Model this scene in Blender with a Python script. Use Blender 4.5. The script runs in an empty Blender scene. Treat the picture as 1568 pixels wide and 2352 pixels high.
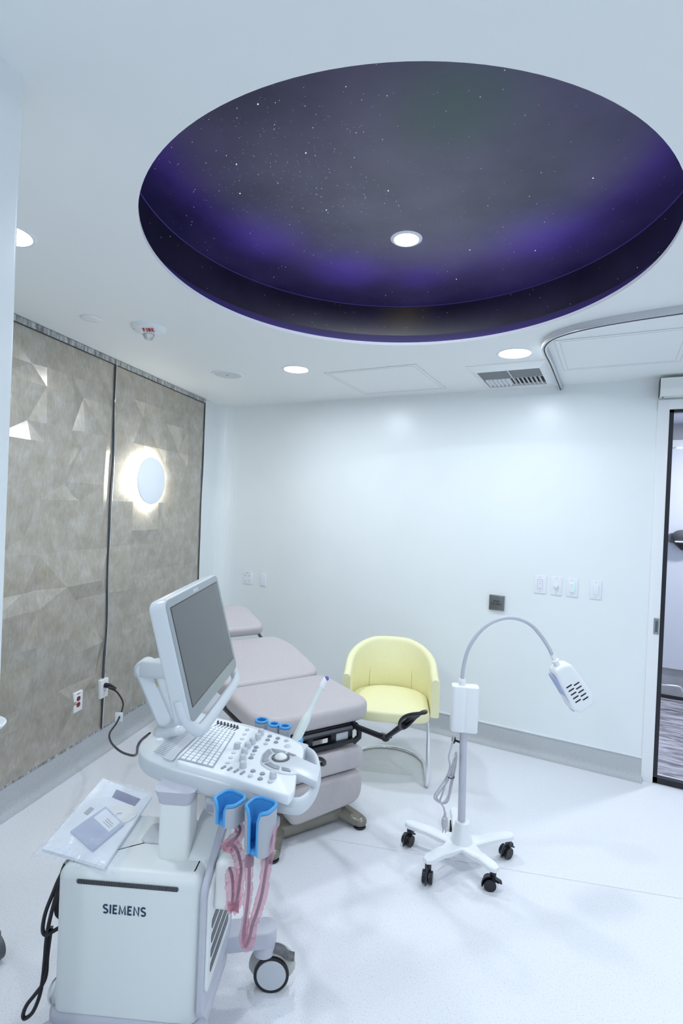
import bpy, bmesh, math, random
from mathutils import Vector, Matrix
from math import sin, cos, pi, radians
random.seed(7)
SC = bpy.context.scene
COL = SC.collection
V = Vector

# ------------------------------------------------------------------ camera, world, exposure
H0 = 1.7287            # camera height
CEIL = 2.6787          # ceiling height
YB = 4.035             # back wall
yaw, pit, rol = radians(27.513), radians(-0.401), radians(2.404)
fw = V((-sin(yaw)*cos(pit), cos(yaw)*cos(pit), sin(pit)))
rt = V((cos(yaw), sin(yaw), 0)); upv = rt.cross(fw)
rt, upv = cos(rol)*rt + sin(rol)*upv, -sin(rol)*rt + cos(rol)*upv
cam = bpy.data.cameras.new('camera'); co = bpy.data.objects.new('camera', cam); COL.objects.link(co)
m = Matrix((rt, upv, -fw)).transposed().to_4x4(); m.translation = V((0, 0, H0))
co.matrix_world = m
cam.sensor_fit = 'VERTICAL'; cam.sensor_height = 36; cam.sensor_width = 24
cam.lens = 1196.2/2352*36; cam.clip_start = 0.02
SC.camera = co
w = bpy.data.worlds.new('world'); SC.world = w; w.use_nodes = True
w.node_tree.nodes['Background'].inputs[0].default_value = (.6, .7, .8, 1)
w.node_tree.nodes['Background'].inputs[1].default_value = 0.02
SC.view_settings.view_transform = 'Standard'; SC.view_settings.look = 'None'
SC.view_settings.exposure = 0.0; SC.view_settings.gamma = 1.0
SC.view_settings.use_curve_mapping = False
try:
    SC.cycles.use_denoising = True
    SC.cycles.max_bounces = 12; SC.cycles.diffuse_bounces = 8; SC.cycles.glossy_bounces = 5
    SC.cycles.transparent_max_bounces = 16
    SC.cycles.sample_clamp_indirect = 6
except Exception: pass
LAMP = 228.0            # radiance of the ceiling downlights
LAMPC = (.87, .95, 1.04)

# ------------------------------------------------------------------ materials
def mat(name, col=(.8, .8, .8), rough=.5, metal=0, spec=.5, emit=None, es=0, trans=0, alpha=1, ior=1.45, coat=0):
    m = bpy.data.materials.new(name); m.use_nodes = True
    b = m.node_tree.nodes['Principled BSDF']
    b.inputs['Base Color'].default_value = (*col, 1); b.inputs['Roughness'].default_value = rough
    b.inputs['Metallic'].default_value = metal; b.inputs['Specular IOR Level'].default_value = spec
    b.inputs['Transmission Weight'].default_value = trans; b.inputs['Alpha'].default_value = alpha
    b.inputs['IOR'].default_value = ior; b.inputs['Coat Weight'].default_value = coat
    if emit: b.inputs['Emission Color'].default_value = (*emit, 1); b.inputs['Emission Strength'].default_value = es
    return m
def nodes(m): return m.node_tree.nodes, m.node_tree.links, m.node_tree.nodes['Principled BSDF']
def noisy(m, c1, c2, scale=(1, 1, 1), ns=5, det=4, lo=.35, hi=.65, bump=0, kind='noise'):
    N, L, b = nodes(m)
    tc = N.new('ShaderNodeTexCoord'); mp = N.new('ShaderNodeMapping'); mp.inputs['Scale'].default_value = scale
    L.new(tc.outputs['Object'], mp.inputs['Vector'])
    t = N.new('ShaderNodeTexNoise'); t.inputs['Scale'].default_value = ns; t.inputs['Detail'].default_value = det
    L.new(mp.outputs[0], t.inputs['Vector'])
    r = N.new('ShaderNodeValToRGB'); r.color_ramp.elements[0].position = lo; r.color_ramp.elements[1].position = hi
    r.color_ramp.elements[0].color = (*c1, 1); r.color_ramp.elements[1].color = (*c2, 1)
    L.new(t.outputs[0], r.inputs[0]); L.new(r.outputs[0], b.inputs['Base Color'])
    if bump:
        bp = N.new('ShaderNodeBump'); bp.inputs['Strength'].default_value = bump; bp.inputs['Distance'].default_value = .002
        L.new(t.outputs[0], bp.inputs['Height']); L.new(bp.outputs[0], b.inputs['Normal'])
    return m
M = {}
M['wall'] = noisy(mat('wall_paint', rough=.30), (.79, .83, .84), (.805, .845, .855), ns=3, bump=.02)
M['ceil'] = mat('ceiling_paint', (.84, .865, .87), .6, spec=.3)
M['white'] = mat('white_plastic', (.82, .84, .86), .35)
M['warmwhite'] = mat('warm_white_plastic', (.80, .83, .81), .35)
M['body'] = mat('cart_body_plastic', (.74, .77, .77), .38)
M['panel'] = mat('panel_grey_plastic', (.60, .64, .68), .3)
M['plate'] = mat('panel_white_plastic', (.80, .84, .88), .35)
M['lgrey'] = mat('light_grey_plastic', (.55, .58, .62), .4)
M['mgrey'] = mat('mid_grey_plastic', (.30, .32, .37), .4)
M['dgrey'] = mat('dark_grey_plastic', (.10, .105, .115), .4)
M['lav'] = mat('lavender_grey_plastic', (.52, .53, .60), .4)
M['black'] = mat('black_plastic', (.012, .012, .018), .35)
M['rubber'] = mat('black_rubber', (.015, .015, .02), .5)
M['chrome'] = mat('chrome', (.85, .86, .88), .08, metal=1)
M['steel'] = mat('brushed_steel', (.32, .33, .34), .3, metal=1)
M['alu'] = mat('aluminium', (.70, .72, .74), .32, metal=1)
M['taupe'] = noisy(mat('taupe_vinyl', rough=.42), (.49, .452, .463), (.51, .472, .483), ns=60, bump=.03)
M['yellow'] = noisy(mat('yellow_vinyl', rough=.45), (.84, .81, .50), (.86, .83, .525), ns=60, bump=.02)
M['bronze'] = mat('bronze_paint', (.24, .225, .19), .3, metal=.4)
M['blue'] = mat('blue_rubber', (.075, .34, .70), .45)
M['holder'] = mat('holder_grey', (.42, .44, .49), .45)
M['navy'] = mat('navy_ink', (.015, .05, .09), .4)
M['ink'] = mat('dark_ink', (.05, .05, .06), .5)
M['inkgrey'] = mat('grey_ink', (.35, .37, .42), .5)
M['red'] = mat('red_plastic', (.22, .035, .03), .4)
M['redink'] = mat('red_ink', (.45, .03, .03), .5)
M['screen'] = mat('screen_glass', (.085, .09, .095), .07, spec=.7)
M['clear'] = mat('clear_plastic', (.97, .98, 1), .05, trans=1, ior=1.4)
M['glass'] = mat('door_glass', (.95, .97, .98), .0, trans=1, ior=1.0)
M['paper'] = mat('paper', (.82, .85, .90), .6)
M['probe'] = mat('probe_plastic', (.70, .76, .74), .35)
M['cablegrey'] = mat('cable_grey', (.16, .15, .18), .45)
M['cordlight'] = mat('pale_cord', (.50, .48, .53), .45)
M['lens'] = mat('lamp_lens', (.9, .9, .9), .4, emit=LAMPC, es=LAMP)
M['domelens'] = mat('dome_lamp_lens', (.9, .9, .9), .4, emit=LAMPC, es=LAMP*1.5)
M['led'] = mat('purple_led', (.1, .02, .3), .4, emit=(.16, .03, 1.0), es=8)
M['glowring'] = mat('sconce_ring', (.9, .9, .9), .4, emit=(1, .98, .88), es=170)
M['green'] = mat('green_led', (.0, .3, .15), .4, emit=(.05, 1, .5), es=2)
M['joint'] = mat('joint_grey', (.50, .52, .53), .6)
M['louvre'] = mat('louvre_grey', (.26, .28, .30), .4, metal=.3)
M['fender'] = mat('fender_grey', (.44, .44, .42), .35)
M['wplate'] = mat('wall_plate_white', (.80, .815, .87), .3)
M['dark'] = mat('dark_recess', (.03, .03, .035), .6)
M['gap'] = mat('dark_seam_gap', (.08, .08, .08), .7)  # dark strips along the covering seams and below the top trim
M['disc'] = mat('sconce_face', (.80, .84, .90), .5, emit=(.85, .93, 1), es=.04)
M['tint'] = mat('lamp_filter', (.36, .43, .66), .25)
M['band'] = mat('recess_band', (.035, .025, .08), .5)
M['corrwall'] = mat('corridor_wall', (.72, .75, .82), .5)
M['corrgrey'] = noisy(mat('corridor_grey', rough=.5), (.36, .37, .39), (.50, .51, .53), ns=3)

def film(name, col, fac_lo, fac_hi):
    m = bpy.data.materials.new(name); m.use_nodes = True
    N, L = m.node_tree.nodes, m.node_tree.links; N.clear()
    o = N.new('ShaderNodeOutputMaterial'); tr = N.new('ShaderNodeBsdfTransparent'); gl = N.new('ShaderNodeBsdfPrincipled')
    tr.inputs[0].default_value = (*[1-(1-c)*.35 for c in col], 1)
    gl.inputs['Base Color'].default_value = (*col, 1); gl.inputs['Roughness'].default_value = .12
    gl.inputs['Specular IOR Level'].default_value = .8
    fr = N.new('ShaderNodeLayerWeight'); fr.inputs[0].default_value = .35
    mr = N.new('ShaderNodeMapRange'); mr.inputs[3].default_value = fac_lo; mr.inputs[4].default_value = fac_hi
    mx = N.new('ShaderNodeMixShader')
    L.new(fr.outputs['Facing'], mr.inputs[0]); L.new(mr.outputs[0], mx.inputs[0])
    L.new(tr.outputs[0], mx.inputs[1]); L.new(gl.outputs[0], mx.inputs[2]); L.new(mx.outputs[0], o.inputs[0])
    return m
M['film'] = film('clear_film', (.9, .93, .98), .10, .45)
M['pink'] = film('pink_film', (.88, .52, .62), .16, .50)
def pane():
    m = bpy.data.materials.new('clear_pane'); m.use_nodes = True
    N, L = m.node_tree.nodes, m.node_tree.links; N.clear()
    o = N.new('ShaderNodeOutputMaterial'); tr = N.new('ShaderNodeBsdfTransparent'); gl = N.new('ShaderNodeBsdfGlossy')
    tr.inputs[0].default_value = (.90, .92, .95, 1); gl.inputs['Roughness'].default_value = .02
    fr = N.new('ShaderNodeFresnel'); fr.inputs[0].default_value = 1.25
    mx = N.new('ShaderNodeMixShader')
    L.new(fr.outputs[0], mx.inputs[0]); L.new(tr.outputs[0], mx.inputs[1]); L.new(gl.outputs[0], mx.inputs[2]); L.new(mx.outputs[0], o.inputs[0])
    return m
M['pane'] = pane()

def floor_mat(name, base, dark, rough):
    m = mat(name, base, rough); N, L, b = nodes(m)
    tc = N.new('ShaderNodeTexCoord')
    v = N.new('ShaderNodeTexVoronoi'); v.inputs['Scale'].default_value = 160
    L.new(tc.outputs['Object'], v.inputs['Vector'])
    n = N.new('ShaderNodeTexNoise'); n.inputs['Scale'].default_value = 170; n.inputs['Detail'].default_value = 3
    L.new(tc.outputs['Object'], n.inputs['Vector'])
    r = N.new('ShaderNodeValToRGB'); e = r.color_ramp.elements
    e[0].position = .26; e[0].color = (*dark, 1); e[1].position = .46; e[1].color = (*base, 1)
    L.new(n.outputs[0], r.inputs[0])
    r2 = N.new('ShaderNodeValToRGB'); e2 = r2.color_ramp.elements
    e2[0].position = .10; e2[0].color = (.84, .84, .86, 1); e2[1].position = .22; e2[1].color = (1, 1, 1, 1)
    L.new(v.outputs[0], r2.inputs[0])
    mx = N.new('ShaderNodeMix'); mx.data_type = 'RGBA'; mx.blend_type = 'MULTIPLY'; mx.inputs[0].default_value = .6
    L.new(r.outputs[0], mx.inputs[6]); L.new(r2.outputs[0], mx.inputs[7]); L.new(mx.outputs[2], b.inputs['Base Color'])
    return m
M['floor'] = floor_mat('speckled_vinyl_floor', (.77, .785, .83), (.60, .615, .66), .42)
M['cove'] = floor_mat('speckled_vinyl_base_shaded', (.50, .52, .54), (.34, .35, .37), .5)  # floor vinyl in a darker colour, shade of the upright face painted in

def paper_mat():
    m = mat('metallic_relief_wallcovering', (.5, .46, .4), .27, metal=.45); N, L, b = nodes(m)
    tc = N.new('ShaderNodeTexCoord')
    mp = N.new('ShaderNodeMapping'); mp.inputs['Scale'].default_value = (40, 40, 14)
    L.new(tc.outputs['Object'], mp.inputs['Vector'])
    n = N.new('ShaderNodeTexNoise'); n.inputs['Scale'].default_value = 1.7; n.inputs['Detail'].default_value = 9; n.inputs['Roughness'].default_value = .68
    L.new(mp.outputs[0], n.inputs['Vector'])
    n2 = N.new('ShaderNodeTexNoise'); n2.inputs['Scale'].default_value = 11; n2.inputs['Detail'].default_value = 5
    L.new(tc.outputs['Object'], n2.inputs['Vector'])
    ad = N.new('ShaderNodeMath'); ad.operation = 'ADD'
    L.new(n.outputs[0], ad.inputs[0]); L.new(n2.outputs[0], ad.inputs[1])
    r = N.new('ShaderNodeValToRGB'); e = r.color_ramp.elements
    e[0].position = .30; e[0].color = (.36, .325, .265, 1); e[1].position = .72; e[1].color = (.58, .57, .54, 1)
    k = e.new(.50); k.color = (.465, .43, .37, 1)
    hf = N.new('ShaderNodeMath'); hf.operation = 'MULTIPLY'; hf.inputs[1].default_value = .5
    L.new(ad.outputs[0], hf.inputs[0]); L.new(hf.outputs[0], r.inputs[0]); L.new(r.outputs[0], b.inputs['Base Color'])
    return m
M['paper_wall'] = paper_mat()
def trim_mat():
    return noisy(mat('zinc_trim', rough=.35, metal=.6), (.22, .22, .22), (.62, .64, .64), scale=(12, 12, 3), ns=4, det=6)
M['zinc'] = trim_mat()

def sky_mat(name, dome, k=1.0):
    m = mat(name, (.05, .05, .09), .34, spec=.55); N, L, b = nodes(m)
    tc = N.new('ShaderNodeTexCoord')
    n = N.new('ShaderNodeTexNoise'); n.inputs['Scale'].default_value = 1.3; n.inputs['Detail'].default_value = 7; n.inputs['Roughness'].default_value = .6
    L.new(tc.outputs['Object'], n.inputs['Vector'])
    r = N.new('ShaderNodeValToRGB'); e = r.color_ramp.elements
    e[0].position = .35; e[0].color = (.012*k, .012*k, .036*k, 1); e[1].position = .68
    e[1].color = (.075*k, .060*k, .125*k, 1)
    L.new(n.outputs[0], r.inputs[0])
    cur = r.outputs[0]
    # nebula print, plus purple rim glow and grey floor reflection painted in: (centre, radius, colour)
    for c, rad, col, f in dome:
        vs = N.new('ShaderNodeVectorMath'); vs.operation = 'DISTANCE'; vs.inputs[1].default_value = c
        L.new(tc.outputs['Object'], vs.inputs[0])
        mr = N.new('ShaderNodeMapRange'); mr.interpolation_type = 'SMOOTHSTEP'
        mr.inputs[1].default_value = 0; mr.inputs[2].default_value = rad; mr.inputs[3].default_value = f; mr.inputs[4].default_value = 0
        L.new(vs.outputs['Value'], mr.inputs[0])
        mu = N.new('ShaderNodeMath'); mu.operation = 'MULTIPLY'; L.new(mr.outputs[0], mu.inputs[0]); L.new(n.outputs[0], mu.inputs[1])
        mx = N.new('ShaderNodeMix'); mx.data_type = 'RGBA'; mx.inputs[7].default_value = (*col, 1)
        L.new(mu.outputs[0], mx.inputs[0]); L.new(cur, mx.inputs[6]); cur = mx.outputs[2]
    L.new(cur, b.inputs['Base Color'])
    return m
M['sky'] = sky_mat('night_sky_print_glow', [((0, -.05, .25), .85, (.20, .19, .225), 1.15), ((.33, -.39, .25), .32, (.05, .11, .08), 1.2), ((-.64, .0, .25), .30, (.11, .06, .34), 1.3), ((-.44, .42, .25), .30, (.11, .06, .34), 1.3), ((-.15, .64, .25), .20, (.09, .05, .28), 1.0), ((.47, .44, .25), .32, (.10, .06, .32), 1.2)])  # grey centre and purple patches are painted-in reflection and glow; green is mural
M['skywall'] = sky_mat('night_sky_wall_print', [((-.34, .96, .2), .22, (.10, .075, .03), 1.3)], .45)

def marble_mat():
    m = mat('veined_floor', (.5, .5, .52), .35); N, L, b = nodes(m)
    tc = N.new('ShaderNodeTexCoord'); mp = N.new('ShaderNodeMapping'); mp.inputs['Scale'].default_value = (1.2, 6, 1); mp.inputs['Rotation'].default_value = (0, 0, .25)
    L.new(tc.outputs['Object'], mp.inputs[0])
    t = N.new('ShaderNodeTexNoise'); t.inputs['Scale'].default_value = 2.4; t.inputs['Detail'].default_value = 9; t.inputs['Distortion'].default_value = 1.4
    L.new(mp.outputs[0], t.inputs['Vector'])
    r = N.new('ShaderNodeValToRGB'); e = r.color_ramp.elements
    e[0].position = .40; e[0].color = (.20, .18, .20, 1); e[1].position = .56; e[1].color = (.60, .60, .66, 1)
    L.new(t.outputs[0], r.inputs[0]); L.new(r.outputs[0], b.inputs['Base Color'])
    return m
M['marble'] = marble_mat()

# ------------------------------------------------------------------ mesh helpers (all shapes in world metres)
def nb(): return bmesh.new()
def frame(o, u, v, w=None):
    u = V(u).normalized(); v = V(v).normalized(); w = V(w).normalized() if w else u.cross(v).normalized()
    m = Matrix((u, v, w)).transposed().to_4x4(); m.translation = V(o); return m
I4 = Matrix.Identity(4)
def box(bm, c, s, mx=I4, bev=0, seg=3):
    t = nb(); bmesh.ops.create_cube(t, size=1)
    for v in t.verts: v.co = V((v.co.x*s[0]+c[0], v.co.y*s[1]+c[1], v.co.z*s[2]+c[2]))
    if bev: bmesh.ops.bevel(t, geom=t.edges[:], offset=bev, segments=seg, affect='EDGES', profile=.5)
    for v in t.verts: v.co = mx @ v.co
    if mx.determinant() < 0: bmesh.ops.reverse_faces(t, faces=t.faces[:])
    join(bm, t)
def join(bm, t):
    me = bpy.data.meshes.new('tmp'); t.to_mesh(me); t.free(); bm.from_mesh(me); bpy.data.meshes.remove(me)
def rrect(w, h, r, n=6, cx=0, cy=0):
    P = []
    for (sx, sy, a0) in ((1, 1, 0), (-1, 1, 90), (-1, -1, 180), (1, -1, 270)):
        for k in range(n+1):
            a = radians(a0+90*k/n); P.append((cx+sx*(w/2-r)+r*cos(a), cy+sy*(h/2-r)+r*sin(a)))
    return P
def roundpoly(P, r, n=5):
    out = []; N = len(P)
    for i in range(N):
        p0, p1, p2 = V(P[i-1]), V(P[i]), V(P[(i+1) % N])
        d0, d1 = (p0-p1), (p2-p1); l = min(r, d0.length*.45, d1.length*.45)
        a, b = p1+d0.normalized()*l, p1+d1.normalized()*l
        for k in range(n+1):
            t = k/n; q = a*(1-t)**2+p1*2*t*(1-t)+b*t*t; out.append((q.x, q.y))
    return out
def area2(P): return sum(P[i-1][0]*P[i][1]-P[i][0]*P[i-1][1] for i in range(len(P)))
def inset(P, d):
    N = len(P); out = []
    for i in range(N):
        a, b, c = V(P[i-1]), V(P[i]), V(P[(i+1) % N])
        e = (b-a).normalized() + (c-b).normalized()
        if e.length < 1e-6: e = c-b
        e.normalize(); out.append((b.x - e.y*d, b.y + e.x*d))
    return out
def pillow(bm, P, z0, z1, r=0, mx=I4, n=4, rb=None, crown=0):
    """solid of plan P between z0 and z1 with rounded top (r) and bottom (rb) edges"""
    P = [tuple(p) for p in P]
    if area2(P) < 0: P = P[::-1]
    rb = r if rb is None else rb
    L = []
    if rb:
        for k in range(n+1):
            a = pi/2*k/n; L.append((rb*(1-sin(a)), z0+rb*(1-cos(a))))
    else: L.append((0, z0))
    if r:
        for k in range(n+1):
            a = pi/2*k/n; L.append((r*(1-cos(a)), z1-r*(1-sin(a))))
    else: L.append((0, z1))
    rings = []
    for d, z in L:
        Q = inset(P, d) if d > 1e-6 else P
        rings.append([bm.verts.new(mx @ V((x, y, z))) for x, y in Q])
    N = len(P)
    for a, b in zip(rings, rings[1:]):
        for i in range(N): bm.faces.new((a[i-1], a[i], b[i], b[i-1]))
    bm.faces.new(rings[0][::-1])
    if crown:
        prev = rings[-1]; Q0 = inset(P, r) if r else P
        cx = sum(p[0] for p in Q0)/N; cy = sum(p[1] for p in Q0)/N
        for k in range(1, 5):
            s = 1-k/5; z = z1+crown*(1-s*s)
            ring = [bm.verts.new(mx @ V((cx+(x-cx)*s, cy+(y-cy)*s, z))) for x, y in Q0]
            for i in range(N): bm.faces.new((prev[i-1], prev[i], ring[i], ring[i-1]))
            prev = ring
        bm.faces.new(prev)
    else: bm.faces.new(rings[-1])
def catmull(P, n=6, closed=False):
    P = [V(p) for p in P]; out = []; N = len(P)
    for i in range(N if closed else N-1):
        if closed: p0, p1, p2, p3 = P[i-1], P[i], P[(i+1) % N], P[(i+2) % N]
        else: p0, p1, p2, p3 = P[max(i-1, 0)], P[i], P[i+1], P[min(i+2, N-1)]
        for k in range(n):
            t = k/n
            out.append(.5*((2*p1)+(-p0+p2)*t+(2*p0-5*p1+4*p2-p3)*t*t+(-p0+3*p1-3*p2+p3)*t**3))
    if not closed: out.append(P[-1])
    return out
def tube(bm, P, r, n=12, closed=False, rr=None, flat=None, up=None):
    """tube along P; rr = radius per point; flat = (a,b) elliptical half widths"""
    P = [V(p) for p in P]; N = len(P); rings = []
    nrm = None
    for i in range(N):
        if closed: t = P[(i+1) % N]-P[i-1]
        else: t = P[min(i+1, N-1)]-P[max(i-1, 0)]
        t.normalize()
        if nrm is None:
            a = V(up) if up else (V((0, 0, 1)) if abs(t.z) < .9 else V((1, 0, 0)))
            nrm = (a - t*a.dot(t)).normalized()
        else:
            nrm = (nrm - t*nrm.dot(t)); nrm = nrm.normalized() if nrm.length > 1e-6 else t.orthogonal().normalized()
        b = t.cross(nrm); R = rr[i] if rr else r
        fa, fb = flat if flat else (1, 1)
        rings.append([bm.verts.new(P[i]+nrm*(R*fa*cos(2*pi*k/n))+b*(R*fb*sin(2*pi*k/n))) for k in range(n)])
    for i in range(N if closed else N-1):
        a, c = rings[i], rings[(i+1) % N]
        for k in range(n): bm.faces.new((a[k-1], a[k], c[k], c[k-1]))
    if not closed:
        bm.faces.new(rings[0][::-1]); bm.faces.new(rings[-1])
def cyl(bm, a, b, r, r2=None, n=24): tube(bm, [a, b], r, n=n, rr=[r, r if r2 is None else r2])
def lathe(bm, prof, mx=I4, n=32):
    rings = []
    for r, z in prof:
        if r < 1e-6: rings.append([bm.verts.new(mx @ V((0, 0, z)))])
        else: rings.append([bm.verts.new(mx @ V((r*cos(2*pi*k/n), r*sin(2*pi*k/n), z))) for k in range(n)])
    for a, b in zip(rings, rings[1:]):
        for k in range(n):
            if len(a) == 1 and len(b) == 1: continue
            if len(a) == 1: bm.faces.new((a[0], b[k], b[k-1]))
            elif len(b) == 1: bm.faces.new((a[k-1], a[k], b[0]))
            else: bm.faces.new((a[k-1], a[k], b[k], b[k-1]))
def sphere(bm, c, r, s=(1, 1, 1), n=20):
    t = nb(); bmesh.ops.create_uvsphere(t, u_segments=n, v_segments=n//2+2, radius=r)
    for v in t.verts: v.co = V((v.co.x*s[0]+c[0], v.co.y*s[1]+c[1], v.co.z*s[2]+c[2]))
    join(bm, t)
def quad(bm, *P): bm.faces.new([bm.verts.new(V(p)) for p in P])
def _arc(cx, cy, rx, ry, a0, a1, n=8): return [(cx+rx*cos(radians(a0+(a1-a0)*k/n)), cy+ry*sin(radians(a0+(a1-a0)*k/n))) for k in range(n+1)]
GLYPH = {   # (advance, strokes) in units of the cap height
    'S': (.62, [_arc(.31, .74, .23, .21, 30, 180, 9)+_arc(.31, .74, .23, .21, 180, 255, 5)[1:]+_arc(.31, .26, .24, .23, 75, 0, 5)+_arc(.31, .26, .24, .21, 0, -150, 10)[1:]]),
    'I': (.26, [[(.13, 0), (.13, 1)]]),
    'E': (.56, [[(.52, .07), (.10, .07), (.10, .93), (.51, .93)], [(.10, .52), (.46, .52)]]),
    'M': (.90, [[(.11, 0), (.15, .95), (.45, .12), (.75, .95), (.79, 0)]]),
    'N': (.74, [[(.11, 0), (.11, .96), (.63, .04), (.63, 1)]]),
    'F': (.54, [[(.10, 0), (.10, .93), (.50, .93)], [(.10, .50), (.44, .50)]]),
    'R': (.62, [[(.10, 0), (.10, .93), (.30, .93)]+_arc(.32, .70, .21, .23, 90, -90, 8)+[(.10, .47)], [(.30, .47), (.56, 0)]]),
    'P': (.58, [[(.10, 0), (.10, .93), (.30, .93)]+_arc(.32, .68, .21, .25, 90, -90, 8)+[(.10, .43)]]),
    'U': (.66, [[(.10, 1), (.10, .32)]+_arc(.33, .30, .23, .23, 180, 360, 9)+[(.56, .32), (.56, 1)]]),
    'H': (.66, [[(.10, 0), (.10, 1)], [(.56, 0), (.56, 1)], [(.10, .5), (.56, .5)]]),
    'T': (.56, [[(.28, 0), (.28, .93)], [(.02, .93), (.54, .93)]]),
    'O': (.72, [_arc(.36, .5, .28, .43, 0, 360, 24)]),
    ' ': (.34, [])}
def lettering(bm, txt, size, mx, depth=.0006, weight=.14, space=.10):
    """raised letters, cap height = size, centred on mx"""
    W = sum(GLYPH[c][0]+space for c in txt)-space; x = -W/2
    for c in txt:
        adv, strokes = GLYPH[c]
        for P in strokes:
            P = [V(p) for p in P]; N = len(P); lf = []; rg = []
            closed = (P[0]-P[-1]).length < 1e-4
            for k in range(N):
                d0 = (P[k]-P[k-1]).normalized() if k else ((P[-1]-P[-2]).normalized() if closed else None)
                d1 = (P[k+1]-P[k]).normalized() if k < N-1 else ((P[1]-P[0]).normalized() if closed else None)
                if d0 is None: t, m_ = d1, 1
                elif d1 is None: t, m_ = d0, 1
                else:
                    t = d0+d1
                    t = t.normalized() if t.length > .2 else d0
                    m_ = 1/max(.72, V((-t.y, t.x)).dot(V((-d0.y, d0.x))))
                n_ = V((-t.y, t.x))*(weight/2*m_); lf.append(P[k]+n_); rg.append(P[k]-n_)
            def vv(p, z): return bm.verts.new(mx @ V(((x+p.x)*size, (p.y-.5)*size, z)))
            R = [[vv(a, 0), vv(a, depth), vv(b, depth), vv(b, 0)] for a, b in zip(lf, rg)]
            for a, b in zip(R, R[1:]):
                for k in range(3): bm.faces.new((a[k], a[k+1], b[k+1], b[k]))
            bm.faces.new(R[0]); bm.faces.new(R[-1])
        x += adv+space

# ------------------------------------------------------------------ object helpers
def obj(name, bm, m, parent=None, smooth=40):
    root = parent
    off = V((0, 0, 0))
    while root is not None:
        off = off + root.location; root = root.parent
    if parent is None:
        pass
    bmesh.ops.recalc_face_normals(bm, faces=bm.faces[:])
    me = bpy.data.meshes.new(name)
    for v in bm.verts: v.co -= off
    bm.to_mesh(me); bm.free()
    me.materials.append(m)
    if smooth:
        me.polygons.foreach_set('use_smooth', [True]*len(me.polygons)); me.set_sharp_from_angle(angle=radians(smooth))
    o = bpy.data.objects.new(name, me); COL.objects.link(o)
    if parent is not None: o.parent = parent
    return o
def tag(o, label, cat, group=None):
    o['label'] = label; o['category'] = cat
    if group: o['group'] = group
    return o
def thing(name, label, cat, loc, group=None):
    o = bpy.data.objects.new(name, None); COL.objects.link(o); o.location = loc; o.empty_display_size = .05
    return tag(o, label, cat, group)
def struct(name, bm, m, smooth=0):
    o = obj(name, bm, m, None, smooth); o['kind'] = 'structure'; return o
def solo(name, bm, m, label, cat, group=None, smooth=40): return tag(obj(name, bm, m, None, smooth), label, cat, group)

# ================================================================== THE SETTING
AL = radians(-14.768)
DL = V((sin(AL), cos(AL), 0)); NL = V((cos(AL), -sin(AL), 0)); CL = V((-3.372, 3.659, 0))   # left wall: runs back along -DL from CL
def LW(t, z, off=0): return CL - DL*t + NL*off + V((0, 0, z))
CC = V((-.7895, 1.9063, CEIL)); CR = .9512                                                       # ceiling opening

bm = nb()
fl = [(-3.55, 4.035), (.20, 4.035), (2.2, 4.035), (2.2, -1.6), (-2.2, -1.6)]
fl = [(-3.473, 4.035), (2.2, 4.035), (2.2, -1.6), (-2.05, -1.75)]
quad(bm, *[(x, y, 0) for x, y in [(-3.6, 4.2), (2.4, 4.2), (2.4, -1.8), (-3.6, -1.8)]])
struct('floor', bm, M['floor'])
# ceiling with the round opening
bm = nb()
ang = sorted([2*pi*k/144 for k in range(144)])
def to_rect(a):
    x0, x1, y0, y1 = -3.6-CC.x, 2.4-CC.x, -1.8-CC.y, 4.2-CC.y
    c, s = cos(a), sin(a); t = 1e9
    if c > 1e-9: t = min(t, x1/c)
    if c < -1e-9: t = min(t, x0/c)
    if s > 1e-9: t = min(t, y1/s)
    if s < -1e-9: t = min(t, y0/s)
    return V((c*t, s*t, 0))
cs = [math.atan2(y, x) % (2*pi) for x in (-3.6-CC.x, 2.4-CC.x) for y in (-1.8-CC.y, 4.2-CC.y)]
ang = sorted(set([round(a, 6) for a in ang+cs]))
inn = [bm.verts.new(CC+V((CR*cos(a), CR*sin(a), 0))) for a in ang]
ott = [bm.verts.new(CC+to_rect(a)) for a in ang]
lip = [bm.verts.new(CC+V((CR*cos(a), CR*sin(a), .016))) for a in ang]
led = [bm.verts.new(CC+V((1.05*cos(a), 1.05*sin(a), .016))) for a in ang]
N = len(ang)
for i in range(N):
    bm.faces.new((ott[i-1], ott[i], inn[i], inn[i-1])); bm.faces.new((inn[i-1], inn[i], lip[i], lip[i-1]))
    bm.faces.new((lip[i-1], lip[i], led[i], led[i-1]))
struct('ceiling', bm, M['ceil'], 30)
# back wall (with the door opening) as solid pieces
bm = nb()
DX0, DX1, DH = .24, 1.38, 2.50
def wallbox(x0, x1, z0, z1, y0=YB, y1=YB+.12): box(bm, ((x0+x1)/2, (y0+y1)/2, (z0+z1)/2), (x1-x0, y1-y0, z1-z0))
wallbox(-3.26, DX0, 0, CEIL); wallbox(DX0, DX1, DH, CEIL); wallbox(DX1, 2.4, 0, CEIL)
struct('wall_back', bm, M['wall'])
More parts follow.
